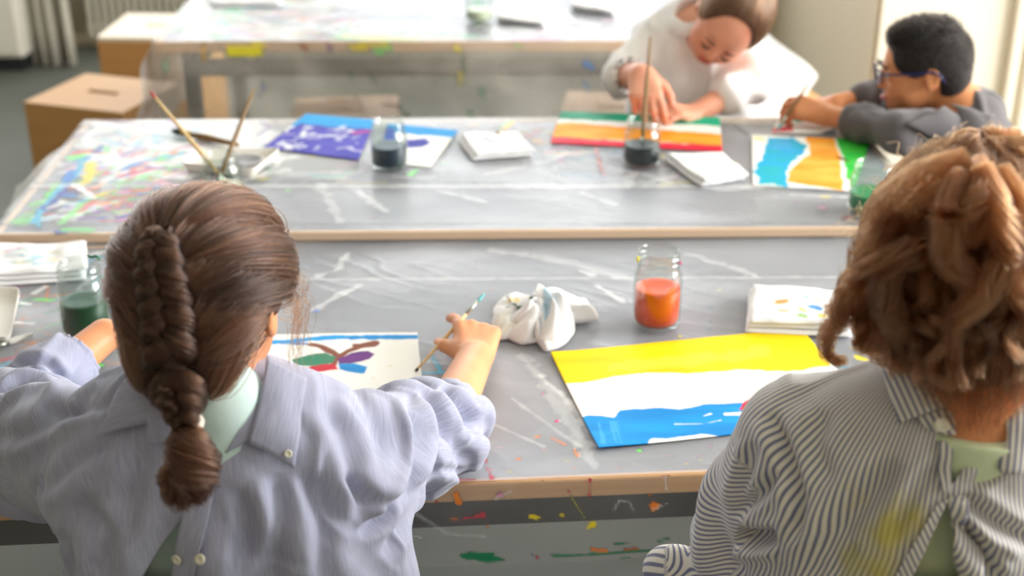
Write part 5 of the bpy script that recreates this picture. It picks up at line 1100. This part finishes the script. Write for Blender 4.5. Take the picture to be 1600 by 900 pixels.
    hb, HV, HF = sdf_obj('hair', [ell(HC, RR + .006, R, .01), ell(L(0, -.045, -.04), (.062, .048, .062), R, .03), cap(L(0, .09, -.03), L(0, .12, .02), .085, .07, .01, True)], .0045, 'scalp_auburn', root, it=2)
    W = lambda x, y, z: HC + R @ (np.array([x, y, z]) * RR)    # in head radii
    top = W(.12, -.15, 1.02)
    P, tone = [], []
    # a layer combed up to the knot at the crown
    u = nrm(r.randn(9000, 3)); u = u[(u[:, 2] > -.15) & (u[:, 1] < .75)][:5200]; tp = nrm([.12, -.15, 1.0]); t = 20; s = np.linspace(0, 1, t)[None, :, None]
    arc = nrm(nrm(u)[:, None] * (1 - s) + tp * s); arc = arc * (RR + .008 + .006 * r.rand(len(u), 1, 1) + .010 * s ** 4 + .003 * np.sin(s * 12 + u[:, :1, None] * 14)); P1 = HC + arc @ R.T; hair_obj('combed_hair', P1, .00055, 'hair_auburn', hb, (.6 + .6 * r.rand(len(u))))
    # locks falling all round, each a curling rope
    Ls = []
    def lock(G, n, w0, curl, turns, ph, tn, t=34, hand=1):
        C0 = resample(G, t); T = nrm(np.gradient(C0, axis=0)); S_ = nrm(np.cross(T, [.2, .3, .9])); U = np.cross(S_, T); q = np.linspace(0, 1, t); am = curl * np.clip((q - .12) / .5, 0, 1)
        a = hand * turns * 2 * PI * q ** 1.15 + ph; G2 = C0 + S_ * (am * np.cos(a))[:, None] + U * (am * np.sin(a))[:, None]
        Ls.append(bundle(G2, n, lambda x: w0 * 1.25 * (.5 + .8 * np.sin(PI * np.clip(x + .1, 0, 1)) ** .8) * (1 - .8 * x ** 4) , t, r, .0030, 1.5, .0)); tone.append(np.full(n, tn) * (.55 + .8 * r.rand(n)))
    for k in range(330):
        a = r.uniform(-PI * .97, PI * .97); el = r.uniform(.10, .95); d = np.array([math.sin(a) * math.cos(el * 1.35), -math.cos(a) * math.cos(el * 1.35), math.sin(el * 1.35)])
        if d[1] > .45: continue
        fall = np.array([d[0], d[1], 0]); fall = fall / (np.linalg.norm(fall) + .25); out = r.uniform(.006, .022)
        bot = r.uniform(-1.38, -.6) if d[1] < .2 else r.uniform(-1.3, -.5)
        G = [W(*d) ]
        for sft in (.33, .66, 1.0):
            z = d[2] * (1 - sft) + bot * sft; rad_ = math.sqrt(max(.0, 1 - min(1, max(z, -.1)) ** 2)); f2 = fall * (rad_ * (.96 if z > -.6 else max(.62, .96 + (z + .6) * .35))) ; p = W(f2[0] * 1.0, f2[1], z); ow = nrm(R @ np.array([f2[0], f2[1], .0])) * (out * (.7 + sft)); G.append(p + ow + r.randn(3) * .005)
        lock(G, 40, r.uniform(.0025, .0060), r.uniform(.004, .013), r.uniform(.8, 2.4), r.rand() * 6, r.choice([.35, .6, .9, 1.2, 1.9], p=[.2, .25, .25, .2, .1]), hand=r.choice([-1, 1]))
    # the knot and the loops that spring from it
    for k in range(26):
        a = r.rand() * 2 * PI; d = np.array([math.cos(a), math.sin(a) * .6, 0]); p0 = top + d * .004; lean = np.array([.012, -.01, .0])
        G = [p0, p0 + d * .018 + [0, 0, .012] + lean, p0 + d * .034 + [0, -.006, .006] + lean, p0 + d * .040 + [0, -.018, -.030] + lean * .5, p0 + d * .036 + [0, -.026, -.075 - .03 * r.rand()]]
        lock(G, 60, .0065, .005, 1.2, r.rand() * 6, r.choice([.9, 1.2, 1.6]))
    # named curls on the left: the ones that stand off the head
    Y0 = 1.15
    man = [([(1455, 400, 1.10), (1440, 392, 1.09), (1400, 402, 1.09), (1350, 415, 1.10), (1320, 440, 1.11)], 90, .009, .003, .5, 1.1),
           ([(1400, 420, 1.12), (1345, 432, 1.12), (1322, 462, 1.12), (1316, 500, 1.13), (1300, 520, 1.14), (1295, 550, 1.15), (1318, 562, 1.15)], 110, .0075, .003, 1.0, 1.0),
           ([(1420, 440, 1.12), (1370, 462, 1.12), (1345, 495, 1.13), (1350, 520, 1.14), (1322, 480, 1.15), (1292, 482, 1.16)], 80, .0055, .002, .6, .9),
           ([(1430, 470, 1.10), (1395, 485, 1.10), (1385, 520, 1.10), (1362, 545, 1.11), (1338, 535, 1.12), (1350, 505, 1.12)], 100, .006, .003, 1.0, 1.1),
           ([(1430, 380, 1.09), (1392, 420, 1.09), (1388, 470, 1.09), (1410, 505, 1.09), (1402, 545, 1.10), (1388, 575, 1.12)], 120, .010, .005, 1.3, .8),
           ([(1400, 330, 1.12), (1365, 380, 1.12), (1350, 430, 1.13), (1335, 470, 1.14), (1312, 505, 1.15)], 120, .011, .005, 1.2, 1.0),
           ([(1505, 270, 1.09), (1480, 330, 1.07), (1478, 400, 1.06), (1515, 440, 1.055), (1525, 480, 1.055), (1490, 505, 1.06), (1460, 495, 1.065)], 150, .009, .003, .6, 1.25),
           ([(1535, 260, 1.09), (1560, 330, 1.06), (1575, 400, 1.05), (1545, 450, 1.05), (1500, 490, 1.05), (1490, 550, 1.06), (1480, 600, 1.07)], 150, .009, .004, .8, 1.35),
           ([(1560, 265, 1.10), (1600, 340, 1.07), (1590, 420, 1.06), (1600, 500, 1.06), (1575, 560, 1.07), (1590, 610, 1.08)], 150, .010, .005, 1.2, 1.1),
           ([(1515, 250, 1.11), (1450, 280, 1.11), (1400, 320, 1.12), (1378, 370, 1.13), (1385, 415, 1.13)], 160, .012, .003, .5, 1.2),
           ([(1530, 250, 1.12), (1535, 300, 1.07), (1512, 340, 1.06), (1520, 375, 1.06), (1535, 352, 1.055)], 110, .007, .002, .5, 1.7),
           ([(1440, 540, 1.09), (1450, 580, 1.09), (1480, 600, 1.09), (1500, 560, 1.09)], 60, .004, .003, 1.5, .9),
           ([(1545, 560, 1.08), (1560, 590, 1.08), (1570, 600, 1.09), (1598, 606, 1.10)], 60, .004, .003, 1.5, .8)]
    for G, n, w0, cu, tu, tn in man: lock([AT(*g) for g in G], n, w0, cu, tu, r.rand() * 6, tn, t=42)
    n34 = np.concatenate([p for p in Ls if p.shape[1] == 34]); t34 = np.concatenate([t_ for p, t_ in zip(Ls, tone) if p.shape[1] == 34]); hair_obj('curls', n34, .00055, 'hair_auburn', hb, t34)
    n42 = np.concatenate([p for p in Ls if p.shape[1] == 42]); t42 = np.concatenate([t_ for p, t_ in zip(Ls, tone) if p.shape[1] == 42]); hair_obj('curls', n42, .00055, 'hair_auburn', hb, t42)
    nv = r.randint(0, len(HV), 9000); dd = (HV[nv] - HC) @ R; nv = nv[(dd[:, 2] < -.05) & (dd[:, 1] < .0)][:1600]; q = np.linspace(0, 1, 12)[None, :, None]; ln = (.02 + .035 * r.rand(len(nv)))[:, None, None]
    tw_ = nrm(np.array([X0, 1.14, 1.08]) - HV[nv])[:, None]; Pn = HV[nv][:, None] + np.array([0, -.12, -1.]) * q * ln + tw_ * .35 * q ** 2 * ln + .003 * np.sin(q * 8 + r.rand(len(nv), 1, 3) * 6) * q; hair_obj('nape_hair', Pn, .00035, 'hair_auburn', hb, .6 + .8 * r.rand(len(nv)))
    Fp = []
    for k in range(420):
        v = nrm(r.randn(3)); v[1] = min(v[1], .5); q0 = HC + R @ (nrm(v) * (RR + .014)); d = nrm(r.randn(3) + R @ v * .5 + [-.2, 0, 0]) * r.uniform(.008, .022); e1 = nrm(r.randn(3)) * .006
        Fp.append(resample([q0, q0 + d * .5 + e1, q0 + d - e1, q0 + d * 1.4 + e1 + [0, 0, -.006], q0 + d * 1.7 - e1 * .6 + [0, 0, -.014]], 20))
    hair_obj('stray_hair', np.array(Fp), .00028, 'hair_auburn', hb, np.full(len(Fp), 1.4))
    aa = np.linspace(0, 2 * PI, 26); V_, F_ = tube(top + .011 * (np.cos(aa)[:, None] * np.array([1, 0, 0]) + np.sin(aa)[:, None] * np.array([0, 1, .15])), .0038, 8); mk('hair_tie', V_, F_, 'hair_elastic', root, world=True)
    return root
girl_curly()

# ---------------------------------------------------------------- the girl in white, far side
def girl_white():
    root = empty('person', (.45, 3.25, 0), label='girl in a loose white smock leaning over the striped painting', cat='person')
    C_ = AT(1140, 30, 3.13); f = nrm([-.42, -.72, -.66]); R = basis(f, nrm([.50, -.30, .80])); hp, L = head_prims(C_, R, 1.06); neck = L(0, -.04, -.055)
    sh_l, el_l, wr_l = np.array([.345, 3.26, .855]), AT(978, 120, 3.16), AT(1002, 116, 3.0)         # arm on the left of the picture, brush hand
    sh_r, el_r, wr_r = np.array([.525, 3.30, .85]), np.array([.555, 3.13, .79]), AT(1082, 180, 3.02)
    body = hp + [cap(neck, (.44, 3.23, .89), .042, .046, .03), cap((.44, 3.23, .89), (.44, 3.28, .80), .055, .09, .05), ell((.44, 3.30, .66), (.125, .085, .20), None, .05), cap((.36, 3.26, .86), (.52, 3.29, .86), .04, .04, .05),
                 cap(sh_l, el_l, .038, .033, .03), cap(el_l, wr_l, .032, .024, .012), cap(sh_r, el_r, .038, .033, .03), cap(el_r, wr_r, .032, .024, .012)]
    body += hand_prims(wr_l, nrm(AT(1014, 172, 2.90) - wr_l), [-.2, -.3, .9], [1, -.3, 0], 1.12, curl=(.45, .6, .7, .8), thumb=(.7, .3))
    body += hand_prims(wr_r, nrm(AT(1030, 168, 2.96) - wr_r), [0, -.3, .9], [.3, -1, 0], .95, curl=(.5, .6, .6, .7))
    sdf_obj('body', body, .0042, 'skin_rosy', root, clip=((.1, 2.6, .42), (.9, 3.6, 1.3)), it=1)
    for sx in (1, -1):
        e = L(sx * .027, .0775, .003); mk('eye', *((lambda a: (a[0] @ np.eye(3) + e, a[1]))(lathe([(0, -.007), (.005, -.005), (.007, 0), (.005, .005), (0, .007)], 14))), 'eye_white', root, world=True)
        V, F_ = tube([L(sx * .014, .0905, .003), L(sx * .021, .0935, -.0015), L(sx * .029, .0935, -.0025), L(sx * .038, .088, .001)], [.0012, .0030, .0032, .0012], 6); mk('eyelashes', V, F_, 'lash_dark', root, world=True)
        V, F_ = tube([L(sx * .012, .091, .020), L(sx * .025, .093, .024), L(sx * .040, .084, .019)], [.0016, .0026, .001], 6); mk('eyebrow', V, F_, 'lash_dark', root, world=True)
    V, F_ = tube([L(-.018, .087, -.0505), L(-.008, .092, -.049), L(0, .0925, -.0505), L(.008, .092, -.049), L(.018, .087, -.0505)], [.001, .004, .0042, .004, .001], 8); mk('lips', V, F_, 'lip', root, world=True)
    def folds(V, Nn):
        d = .010 * fbm(V, 6, 3, 22) + .007 * np.clip(1 - np.abs(fbm(V * [1, 1, .6], 9, 2, 53)) * 5, 0, 1)
        q = V - np.array([.44, 3.2, .92]); al = -q[:, 2]; d += .007 * np.sin(np.arctan2(q[:, 0], -q[:, 1] + .12) * 11 + 2 * noise3(V, 5, 3)) * np.clip(al / .08, 0, 1); return V + Nn * d[:, None]
    cf = el_l + (wr_l - el_l) * .30
    sp = [ell((.445, 3.27, .68), (.165, .125, .26), None, .06), cap((.36, 3.26, .862), (.53, 3.28, .862), .060, .062, .06), cap((.44, 3.225, .915), (.44, 3.25, .86), .066, .078, .05), cap(sh_l, el_l, .056, .048, .02), cap(el_l, cf, .046, .042, .02), cap(sh_r, el_r, .058, .050, .03), cap(el_r, el_r + (wr_r - el_r) * .35, .050, .044, .02),
          cap(cf - nrm(cf - el_l) * .012, cf + nrm(cf - el_l) * .08, .034, .04, .008, True), cap(neck + (neck - (.44, 3.23, .89)) * .1, (.435, 3.20, .93), .042, .050, .015, True)]
    so, SV, SF = sdf_obj('smock_shirt', sp, .0055, 'white_cotton', root, clip=((.1, 2.6, .42), (.9, 3.6, 1.3)), it=2, deform=folds)
    # open collar round the neck
    aa = np.linspace(-.3 * PI, 1.35 * PI, 30); cc_ = np.array([.445, 3.225, .915]); rim = []
    for h_, rr_, dz in ((0, .060, -.018), (1, .064, .010), (2, .074, .012), (3, .088, -.018)): rim.append(np.stack([cc_[0] + rr_ * np.cos(aa + PI), cc_[1] + rr_ * np.sin(aa + PI) * .9, cc_[2] + dz + .004 * np.sin(aa * 5)], -1))
    V = np.stack(rim, 1).reshape(-1, 3); solid(mk('collar', V, grid_faces(30, 4), 'white_cotton', root, world=True), .003, 0)
    sdf_obj('trousers', [ell((.44, 3.32, .50), (.13, .10, .07), None, .04), cap((.38, 3.30, .50), (.37, 3.06, .48), .062, .050, .03), cap((.50, 3.30, .50), (.52, 3.06, .48), .062, .050, .03), cap((.37, 3.06, .48), (.37, 3.10, .10), .050, .038, .02), cap((.52, 3.06, .48), (.52, 3.10, .10), .050, .038, .02)], .009, 'denim', root)
    for x in (.37, .52): sdf_obj('shoe', [ell((x, 3.07, .034), (.038, .090, .034), None, .02), cap((x, 3.11, .06), (x, 3.11, .10), .036, .034, .03)], .006, 'shoe_rubber', root, it=1)
    r = np.random.RandomState(31); RR = np.array([.078, .097, .085]); HC = L(0, -.008, .026)
    hb, HV, HF = sdf_obj('hair', [ell(HC, RR + .002, R, .01), ell(L(0, -.045, -.035), (.055, .045, .055), R, .03), cap(L(0, .10, -.05), L(0, .112, .048), .090, .078, .01, True), ell(L(.02, -.050, .085), (.030, .028, .030), R, .02)], .0045, 'scalp_chestnut', root, it=2)
    nv = r.randint(0, len(HV), 9000); u = ((HV[nv] - HC) @ R) / RR; u = nrm(u[(u[:, 1] < .1) | (np.linalg.norm(u, axis=1) > .975)]); u = u[~((u[:, 1] > .62) & (u[:, 2] < .62))]; tp = nrm([.2, -.45, .85]); t = 16; s = np.linspace(0, 1, t)[None, :, None]
    arc = nrm(nrm(u)[:, None] * (1 - s) + tp * s) * (RR + .002 + .006 * np.sin(PI * s) * r.rand(len(u), 1, 1) + .003 * s * np.sin(s * 9 + u[:, :1, None] * 9)); hair_obj('combed_hair', HC + arc @ R.T, .0008, 'hair_chestnut', hb, .7 + .7 * r.rand(len(u)))
    b0 = L(.022, -.050, .098); Ls = []
    for k in range(26):
        a = r.rand() * 6.28; e1, e2 = nrm(r.randn(3)), nrm(r.randn(3)); G = [b0 + .024 * (math.cos(a + q) * e1 + math.sin(a + q) * e2) * (1 + .2 * r.randn()) for q in np.linspace(0, 4.5, 7)]; Ls.append(bundle(G, 40, .005, 20, r, .002))
    hair_obj('hair_bun', np.concatenate(Ls), .0008, 'hair_auburn', hb, np.full(26 * 40, 1.3))
    return root
girl_white()

# ---------------------------------------------------------------- the boy with glasses, right end of the middle table
def boy_glasses():
    root = empty('person', (1.0, 2.86, 0), label='boy with dark cropped hair and navy glasses in a grey shirt', cat='person')
    C_ = AT(1445, 108, 2.90); f = nrm([-1, .10, -.17]); R = basis(f, nrm([.04, .05, 1])); hp, L = head_prims(C_, R, 1.0); neck = L(0, -.035, -.055)
    sh, el_, wr = np.array([.905, 2.80, .775]), np.array([.815, 2.77, .79]), AT(1292, 180, 2.93)
    sh2, el2, wr2 = np.array([1.00, 3.0, .765]), np.array([.88, 3.05, .785]), np.array([.74, 3.02, .775])
    body = hp + [cap(neck, (.985, 2.87, .80), .040, .044, .03), cap((.985, 2.87, .80), (1.0, 2.87, .72), .052, .085, .05), ell((1.0, 2.87, .58), (.085, .125, .19), None, .05), cap((.98, 2.80, .77), (.99, 2.96, .77), .038, .038, .05),
                 cap(sh, el_, .036, .032, .03), cap(el_, wr, .030, .023, .012), cap(sh2, el2, .036, .032, .03), cap(el2, wr2, .030, .023, .012)]
    body += hand_prims(wr, nrm(AT(1248, 168, 2.95) - wr), [.1, -.5, .85], [.2, 1, 0], 1.05, curl=(.55, .65, .7, .8), thumb=(.6, .35)) + hand_prims(wr2, [-1, -.1, -.1], [0, 0, 1], [0, -1, 0], .95)
    sdf_obj('body', body, .0042, 'skin_tan', root, clip=((.4, 2.5, .36), (1.3, 3.3, 1.2)), it=1)
    for sx in (1, -1):
        e = L(sx * .027, .081, .003); V, F_ = lathe([(0, -.0075), (.0055, -.005), (.0078, 0), (.0055, .005), (0, .0075)], 16); ey = mk('eye', V + e, F_, 'eye_white', root, world=True)
        V, F_ = lathe([(0, .0006), (.0045, .0004), (.0048, 0)], 12); mk('iris', (V[:, [0, 2, 1]] @ R.T) + L(sx * .027, .0885, .003), F_, 'iris_brown', ey, world=True)
        V, F_ = tube([L(sx * .012, .090, .021), L(sx * .025, .093, .026), L(sx * .042, .082, .021)], [.002, .0032, .0012], 6); mk('eyebrow', V, F_, 'lash_dark', root, world=True)
    V, F_ = tube([L(-.018, .087, -.0505), L(-.008, .092, -.049), L(0, .0925, -.0505), L(.008, .092, -.049), L(.018, .087, -.0505)], [.001, .0038, .004, .0038, .001], 8); mk('lips', V, F_, 'lip', root, world=True)
    g = empty('glasses', tuple(L(0, .1, 0)), label='rectangular navy-framed glasses the boy wears', cat='glasses')
    gp = lambda nm, pts, r_, m, closed=False: (lambda a: mk(nm, a[0], a[1], m, g, world=True))(tube([L(*p) for p in pts], r_, 6))
    for sx in (1, -1):
        q = [(.008, .012), (.022, .016), (.040, .014), (.045, .002), (.040, -.012), (.024, -.015), (.011, -.011), (.007, .0), (.008, .012)]
        pts = [(sx * x, .103 - .25 * max(0, x - .02) ** 1.0 * .9, z + .004) for x, z in q]; gp('rim', pts, .0022, 'navy_frame')
        V = np.array([L(*p) for p in pts[:-1]]); mk('lens', V, [tuple(range(8))], 'spectacle_glass', g, world=True, smooth=False)
        gp('temple_arm', [(sx * .045, .096, .012), (sx * .066, .070, .012), (sx * .076, .03, .010), (sx * .0765, -.004, .010), (sx * .077, -.018, .002), (sx * .077, -.028, -.016)], .0024, 'navy_frame')
    gp('bridge', [(-.008, .102, .010), (0, .106, .012), (.008, .102, .010)], .002, 'navy_frame')
    def folds(V, Nn): return V + Nn * (.008 * fbm(V, 8, 3, 62) + .008 * np.clip(1 - np.abs(fbm(V * [1, 1, .6], 11, 2, 63)) * 5, 0, 1))[:, None]
    cf = el_ + (wr - el_) * .62; cf2 = el2 + (wr2 - el2) * .5
    sp = [ell((1.0, 2.875, .58), (.125, .160, .25), None, .06), cap((.965, 2.80, .755), (.99, 2.97, .755), .058, .058, .05), cap((1.0, 2.87, .795), (1.0, 2.87, .74), .060, .09, .05), cap(sh, el_, .050, .042, .02), cap(el_, cf, .038, .034, .015), cap(cf - (cf - el_) * .35, cf, .039, .041, .006), cap(sh2, el2, .056, .050, .03), cap(el2, cf2, .048, .044, .02), cap(cf - nrm(cf - el_) * .012, cf + nrm(cf - el_) * .06, .032, .038, .006, True)]
    spots = lambda V: np.column_stack([np.tile(lin((70, 200, 90)), (len(V), 1)), np.clip((.014 - np.linalg.norm(V - AT(1340, 185, 2.83), axis=1)) / .004, 0, 1)])
    so, SV, SF = sdf_obj('shirt', sp, .005, 'grey_cotton', root, clip=((.4, 2.4, .36), (1.3, 3.3, 1.2)), it=2, deform=folds)
    bv = bvh_of(SV, SF)
    cloth_patch('collar_leaf', bv, [(1412, 196), (1470, 176), (1520, 205), (1470, 222)], (.010, .016, .010, .006), 'grey_cotton', root, n=(14, 10), attrs=False, bulge=.006, yfall=2.8)
    cloth_patch('collar_leaf', bv, [(1488, 172), (1545, 186), (1545, 212), (1500, 205)], (.020, .016, .008, .012), 'grey_cotton', root, n=(14, 10), attrs=False, bulge=.008, yfall=2.85)
    sdf_obj('trousers', [ell((1.0, 2.87, .42), (.10, .13, .06), None, .04), cap((.98, 2.80, .42), (.72, 2.79, .42), .058, .048, .03), cap((.98, 2.94, .42), (.72, 2.95, .42), .058, .048, .03), cap((.72, 2.79, .42), (.76, 2.79, .10), .048, .036, .02), cap((.72, 2.95, .42), (.76, 2.95, .10), .048, .036, .02)], .009, 'dark_trousers', root)
    for y in (2.79, 2.95): sdf_obj('shoe', [ell((.73, y, .034), (.090, .038, .034), None, .02), cap((.77, y, .06), (.77, y, .10), .036, .034, .03)], .006, 'shoe_rubber', root, it=1)
    r = np.random.RandomState(41); RR = np.array([.074, .092, .081]); HC = L(0, -.008, .026)
    hb, HV, HF = sdf_obj('hair', [ell(HC, RR + .002, R, .01), ell(L(0, -.050, -.030), (.056, .040, .058), R, .03), cap(L(0, .10, -.06), L(0, .110, .030), .085, .052, .01, True), cap(L(.12, .008, -.03), L(-.12, .008, -.03), .030, .030, .01, True), ell(L(0, .0, .085), (.050, .070, .022), R, .02)], .004, 'scalp_dark', root, it=1)
    nv = r.randint(0, len(HV), 11000); NN = vnormals(HV, HF); NN = NN * np.sign((NN * (HV - HC)).sum(1))[:, None]; lz = ((HV[nv] - HC) @ R)[:, 2]; s = np.linspace(0, 1, 5)[None, :, None]
    fl = nrm(NN[nv] * .55 + R @ np.array([0, .5, -.25]) * np.where(lz > .04, 1, 0)[:, None] + R @ np.array([0, -.25, -.7]) * np.where(lz > .04, 0, 1)[:, None] + .28 * r.randn(len(nv), 3)); ln = np.interp(lz, [-.04, .05, .08], [.003, .007, .013])[:, None, None]
    P = HV[nv][:, None] + fl[:, None] * s * ln; hair_obj('cropped_hair', P, .0006, 'hair_black', hb, .7 + .6 * r.rand(len(nv)))
    return root
boy_glasses()
